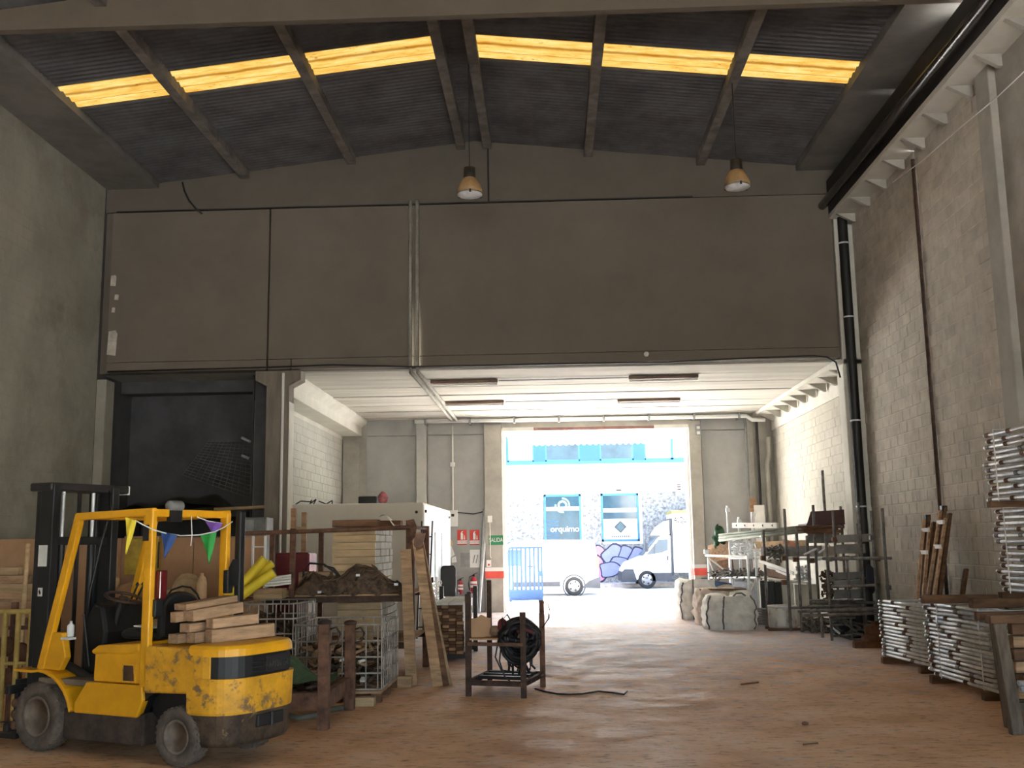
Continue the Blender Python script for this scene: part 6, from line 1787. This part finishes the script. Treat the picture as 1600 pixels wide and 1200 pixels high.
bulk_bag('bulk_bag', 'upright pale blue white bulk bag farthest back beside the door', (3.38, 24.85, 0), 0.86, 0.9, 0.90, 3, M_bag, 0.0, True, 0.1, True, 0.06)
single('cover_board', MB().box(3.2, 4.2, 22.75, 23.5, 0.755, 0.78), M_woodd, 'thin brown board lying on the beige bulk bag', 'board')
bulk_bag('bulk_bag', 'blue and white folded bulk bag slumped behind the beige one', (4.2, 24.4, 0), 0.9, 0.8, 0.88, 5, mat('lilac_white_sack', (0.58, 0.60, 0.68), 0.85, var=0.1, bump=0.3, bscale=8), 0.5, False)
single('blue_cloth', MB().grid(lambda u, v: (3.72+0.38*u, 23.98-0.03*math.sin(6*u+3*v), 0.64+0.27*v-0.06*u*v), 8, 8), mat('dark_blue_cloth', (0.10, 0.17, 0.33), 0.8, var=0.2), 'dark blue cloth patch draped over the folded bulk bag', 'cloth')
# ------------------------------------------------------------------ lamps, wall fittings, signs
M_amber = mat('amber_reflector', (0.42, 0.27, 0.13), 0.35, var=0.25, scale=6)
def bell_lamp(px, py, Y, label, zhook):
    c = at(px, py, Y)
    t = thing('pendant_lamp', label, 'lamp', c, 0, 'hanging bell lamps')
    obj('reflector', MB().lathe([(0.085, 0.30), (0.12, 0.28), (0.17, 0.20), (0.205, 0.10), (0.215, 0.02), (0.21, 0.02), (0.19, 0.10), (0.15, 0.20), (0.08, 0.27)], (0, 0, 0), 'z', 28), M_amber, t)
    obj('diffuser', MB().lathe([(0.205, 0.015), (0.21, 0.0), (0.15, -0.02), (0.01, -0.03)], (0, 0, 0), 'z', 28), mat('milky_diffuser', (0.75, 0.78, 0.80), 0.4), t)
    obj('gear_housing', MB().lathe([(0.06, 0.48), (0.095, 0.47), (0.10, 0.30), (0.085, 0.27)], (0, 0, 0), 'z', 20), M_dark, t)
    obj('cord', MB().tube((0, 0, 0.48), (0, 0, zhook-c.z), 0.009, 6), M_dark, t)
    obj('hook', MB().path([(0.0, 0, zhook-c.z-0.02), (0.03, 0, zhook-c.z), (0.0, 0, zhook-c.z+0.02)], 0.01, 5), M_dark, t)
    for k in range(3):
        a = 2.1*k+0.6
        obj('clip', MB().box(0.205*math.cos(a)-0.012, 0.205*math.cos(a)+0.02, 0.205*math.sin(a)-0.012, 0.205*math.sin(a)+0.012, -0.01, 0.04), M_dark, t)
bell_lamp(734, 305, 16.3, 'bell shaped lamp hanging under the ridge at the centre', 9.88)
bell_lamp(1152, 293, 16.3, 'bell shaped lamp hanging from the right hand purlin', 9.40)
# fluorescent fittings on the low ceiling
for px0, px1, py, lb in ((672, 778, 600, 'left'), (695, 788, 632, 'left'), (983, 1090, 593, 'right'), (965, 1062, 628, 'right')):
    a, b = fl(px0, py, 5.2), fl(px1, py, 5.2)
    row = 'front' if py < 610 else 'back'
    t = thing('tube_light', 'fluorescent tube fitting on the low ceiling, %s row, %s side' % (row, lb), 'lamp', ((a.x+b.x)/2, (a.y+b.y)/2, 5.19))
    L2 = (b.x-a.x)/2
    obj('housing', MB().box(-L2, L2, -0.06, 0.06, 0.03, 0.095), mat('brownish_housing', (0.20, 0.12, 0.08), 0.6), t, bevel=0.01)
    obj('tube', MB().tube((-L2+0.05, 0, 0.0), (L2-0.05, 0, 0.0), 0.02, 8), M_white, t)
    for x in (-L2+0.03, L2-0.03):
        obj('lampholder', MB().box(x-0.02, x+0.02, -0.02, 0.02, -0.02, 0.04), M_woodw, t)
for y, x0, x1 in ((21.55, -1.05, 1.7), (24.85, -1.05, 1.7)):
    single('conduit_pipe', MB().tube((x0, y, 5.255), (x1, y, 5.262), 0.014, 6), M_grey, 'thin conduit along the low ceiling between the %s row of tube fittings' % ('front' if y < 23 else 'back'), 'pipe')
# far wall fittings
YW = YB-0.05
def wall_thing(name, label, cat, px, py, group=None, Y=None):
    p = at(px, py, Y or YW)
    return thing(name, label, cat, (p.x, Y or YW, p.z), 0, group)
def plate(t, name, x0, x1, z0, z1, d0, d1, mm, parent=None):
    return obj(name, MB().box(x0, x1, -d1, -d0, z0, z1), mm, parent or t)
for px, lb, g in ((722, 'left', 0), (741.5, 'right', 1)):
    t = wall_thing('fire_sign', 'red fire extinguisher sign on the far wall, %s of the pair' % ('left one' if g == 0 else 'right one'), 'sign', px, 839, 'extinguisher signs')
    t.scale = (0.74, 1, 0.8)
    plate(t, 'board', -0.18, 0.18, -0.12, 0.24, 0, 0.01, M_red)
    plate(t, 'border', -0.18, 0.18, -0.27, -0.235, 0, 0.01, M_red)
    plate(t, 'caption_strip', -0.18, 0.18, -0.235, -0.12, 0, 0.008, M_white)
    obj('symbol', MB().prism([(-0.05, -0.09), (0.04, -0.09), (0.04, 0.10), (0.0, 0.15), (0.05, 0.18), (0.0, 0.20), (-0.05, 0.13)], 'y', -0.016, -0.011), M_white, t)
    obj('symbol', MB().prism([(0.07, -0.09), (0.12, -0.09), (0.10, 0.06), (0.08, 0.06)], 'y', -0.016, -0.011), M_white, t)
    text('lettering', 'EXTINTOR', M_red, t, (0, -0.011, -0.178), (R(90), 0, 0), 0.075, 0.001)
t = wall_thing('exit_sign', 'green exit sign on the left door post', 'sign', 775, 844, None, YB-0.225)
plate(t, 'board', -0.20, 0.20, -0.13, 0.13, 0, 0.012, M_green)
text('lettering', 'SALIDA', M_white, t, (0, -0.014, 0), (R(90), 0, 0), 0.16, 0.002, sx=0.72)
for px, sc_, lb, h0 in ((720, 0.9, 'smaller fire extinguisher on the far wall left of the other', 0), (740.5, 1.1, 'larger fire extinguisher on the far wall right of the other', 1)):
    t = wall_thing('fire_extinguisher', lb, 'fire extinguisher', px, 918 if h0 == 0 else 914, 'fire extinguishers')
    s_ = sc_
    obj('cylinder', MB().lathe([(0.05*s_, -0.20*s_), (0.075*s_, -0.18*s_), (0.078*s_, 0.12*s_), (0.05*s_, 0.19*s_), (0.022*s_, 0.21*s_)], (0, -0.09, 0), 'z', 18), mat('extinguisher_red', (0.50, 0.03, 0.05), 0.3), t)
    for z0, z1 in ((-0.06, 0.0), (0.03, 0.09)):
        obj('label_band', MB().lathe([(0.0795*s_, z0*s_), (0.0795*s_, z1*s_)], (0, -0.09, 0), 'z', 18), M_white, t)
    obj('valve', MB().lathe([(0.025*s_, 0.21*s_), (0.028*s_, 0.25*s_), (0.012*s_, 0.27*s_)], (0, -0.09, 0), 'z', 10).beam((-0.01, -0.09, 0.26*s_), (0.10*s_, -0.10, 0.30*s_), 0.02, 0.015), M_black, t)
    obj('hose', MB().path([(-0.02, -0.09, 0.24*s_), (-0.10*s_, -0.10, 0.20*s_), (-0.13*s_, -0.10, 0.05*s_), (-0.10*s_, -0.11, -0.12*s_)], 0.013, 6), M_black, t)
    obj('bracket', MB().box(-0.03, 0.03, -0.03, 0, 0.05, 0.12), M_dark, t)
t = wall_thing('junction_box', 'white electrical box with conduit high on the far wall', 'box', 708, 810)
plate(t, 'box', -0.13, 0.13, -0.22, 0.22, 0, 0.09, M_white)
plate(t, 'breaker', -0.04, 0.04, 0.05, 0.12, 0.09, 0.10, M_dark)
obj('conduit', MB().tube((0, -0.03, 0.22), (0, -0.03, 5.1-t.location.z), 0.022, 8), M_woodw, t)
obj('collar', MB().box(-0.06, 0.06, -0.07, 0, 1.42, 1.54), M_woodw, t)
single('cable', MB().path([at(x, y, YW-0.03) for x, y in ((690, 799), (720, 801), (740, 803), (757, 799))], 0.015, 5), M_dark, 'thin black cable sagging along the far wall beside the white box', 'cable')
t = wall_thing('note_board', 'yellowish notice disc with white papers pinned to the far wall', 'notice', 701, 860)
obj('disc', MB().lathe([(0.14, -0.02), (0.14, 0)], (-0.03, 0, 0.19), 'y', 20), mat('straw_yellow', (0.55, 0.42, 0.16), 0.8), t)
obj('paper', MB().prism([(-0.20, -0.05), (0.08, 0.12), (0.17, -0.12), (-0.10, -0.30)], 'y', -0.03, -0.022), M_white, t)
obj('paper', MB().prism([(0.08, -0.2), (0.2, -0.16), (0.22, -0.32), (0.09, -0.34)], 'y', -0.03, -0.022), M_white, t)
t = wall_thing('notice_panel', 'grey and white panel below the extinguisher signs', 'panel', 735, 874)
plate(t, 'grey_plate', -0.27, 0.0, -0.2, 0.18, 0, 0.02, M_grey)
pw = plate(t, 'white_plate', -0.01, 0.26, -0.22, 0.26, 0, 0.03, M_white)
obj('stroke', MB().prism([(0.06, -0.1), (0.09, -0.1), (0.14, 0.12), (0.11, 0.12)], 'y', -0.034, -0.03), M_grey, t)
obj('stroke', MB().prism([(0.14, -0.1), (0.17, -0.1), (0.22, 0.12), (0.19, 0.12)], 'y', -0.034, -0.03), M_grey, t)
# long tubes leaning in the corner by the door post
for i, (px0, py0, px1, py1, r_, mm, lb) in enumerate(((757, 795, 752, 958, 0.045, M_grey, 'long grey channel leaning in the corner left of the door post'), (759, 830, 756, 955, 0.03, M_galvb, 'bright tube leaning beside the long grey channel'))):
    a, b = at(px0, py0, YB-0.14), fl(px1, py1-4)
    b.z = 0.0
    b.y = YB-0.5
    single('tube', MB().tube(b, a, r_, 8), mm, lb, 'tube')
t = wall_thing('post_switch', 'small white switch box high on the left door post', 'switch', 765.5, 811, None, YB-0.225)
plate(t, 'box', -0.06, 0.06, -0.09, 0.09, 0, 0.06, M_white)
obj('cable', MB().path([(0, -0.02, -0.09), (0.0, -0.02, -0.5), (0.0, -0.02, -1.0), (0.02, -0.04, -1.05)], 0.012, 5), M_woodw, t)
t = wall_thing('door_control', 'white hanging door control on the left door post', 'control', 764, 878, None, YB-0.225)
plate(t, 'box', -0.06, 0.06, -0.13, 0.05, 0.0, 0.07, M_white)
plate(t, 'button', -0.025, 0.025, -0.10, -0.05, 0.07, 0.08, M_red)
t = wall_thing('pivot_bracket', 'pale pivot bracket at the top of the right door post', 'bracket', 1092, 672, None, YB-0.23)
plate(t, 'plate', -0.10, 0.06, -0.14, 0.16, 0, 0.03, M_grey)
plate(t, 'pulley', -0.06, 0.02, -0.12, -0.04, 0.03, 0.07, M_woodw)
plate(t, 'pulley', -0.06, 0.02, 0.03, 0.1, 0.03, 0.07, M_woodw)
# right corner of the far wall
single('downpipe', MB().path([(6.0, 28.15, 4.6), (6.0, 28.15, 4.1), (5.93, 28.15, 3.85), (5.93, 28.15, 0.0)], 0.07, 10), M_conc, 'grey downpipe with a bend in the right corner of the far wall', 'pipe')
single('downpipe', MB().tube((5.69, 28.1, 0), (5.69, 28.1, 5.05), 0.035, 8), M_dark, 'thin dark pipe down the right corner of the far wall', 'pipe')
single('conduit_pipe', MB().tube((5.40, 28.2, 0), (5.40, 28.2, 5.1), 0.03, 8), M_grey, 'grey conduit on the far wall right of the door', 'pipe')
p = at(1186, 808, 28.0)
single('sheet', MB().box(p.x-0.12, p.x+0.16, 28.0, 28.05, 0, 2.75), M_woodw, 'pale upright sheet standing in the right corner of the far wall', 'sheet')
p = at(1178, 805, 28.05)
single('plank', MB().box(p.x-0.08, p.x+0.10, 28.12, 28.16, 0, 2.95), M_wood, 'brown plank standing in the right corner of the far wall', 'plank')
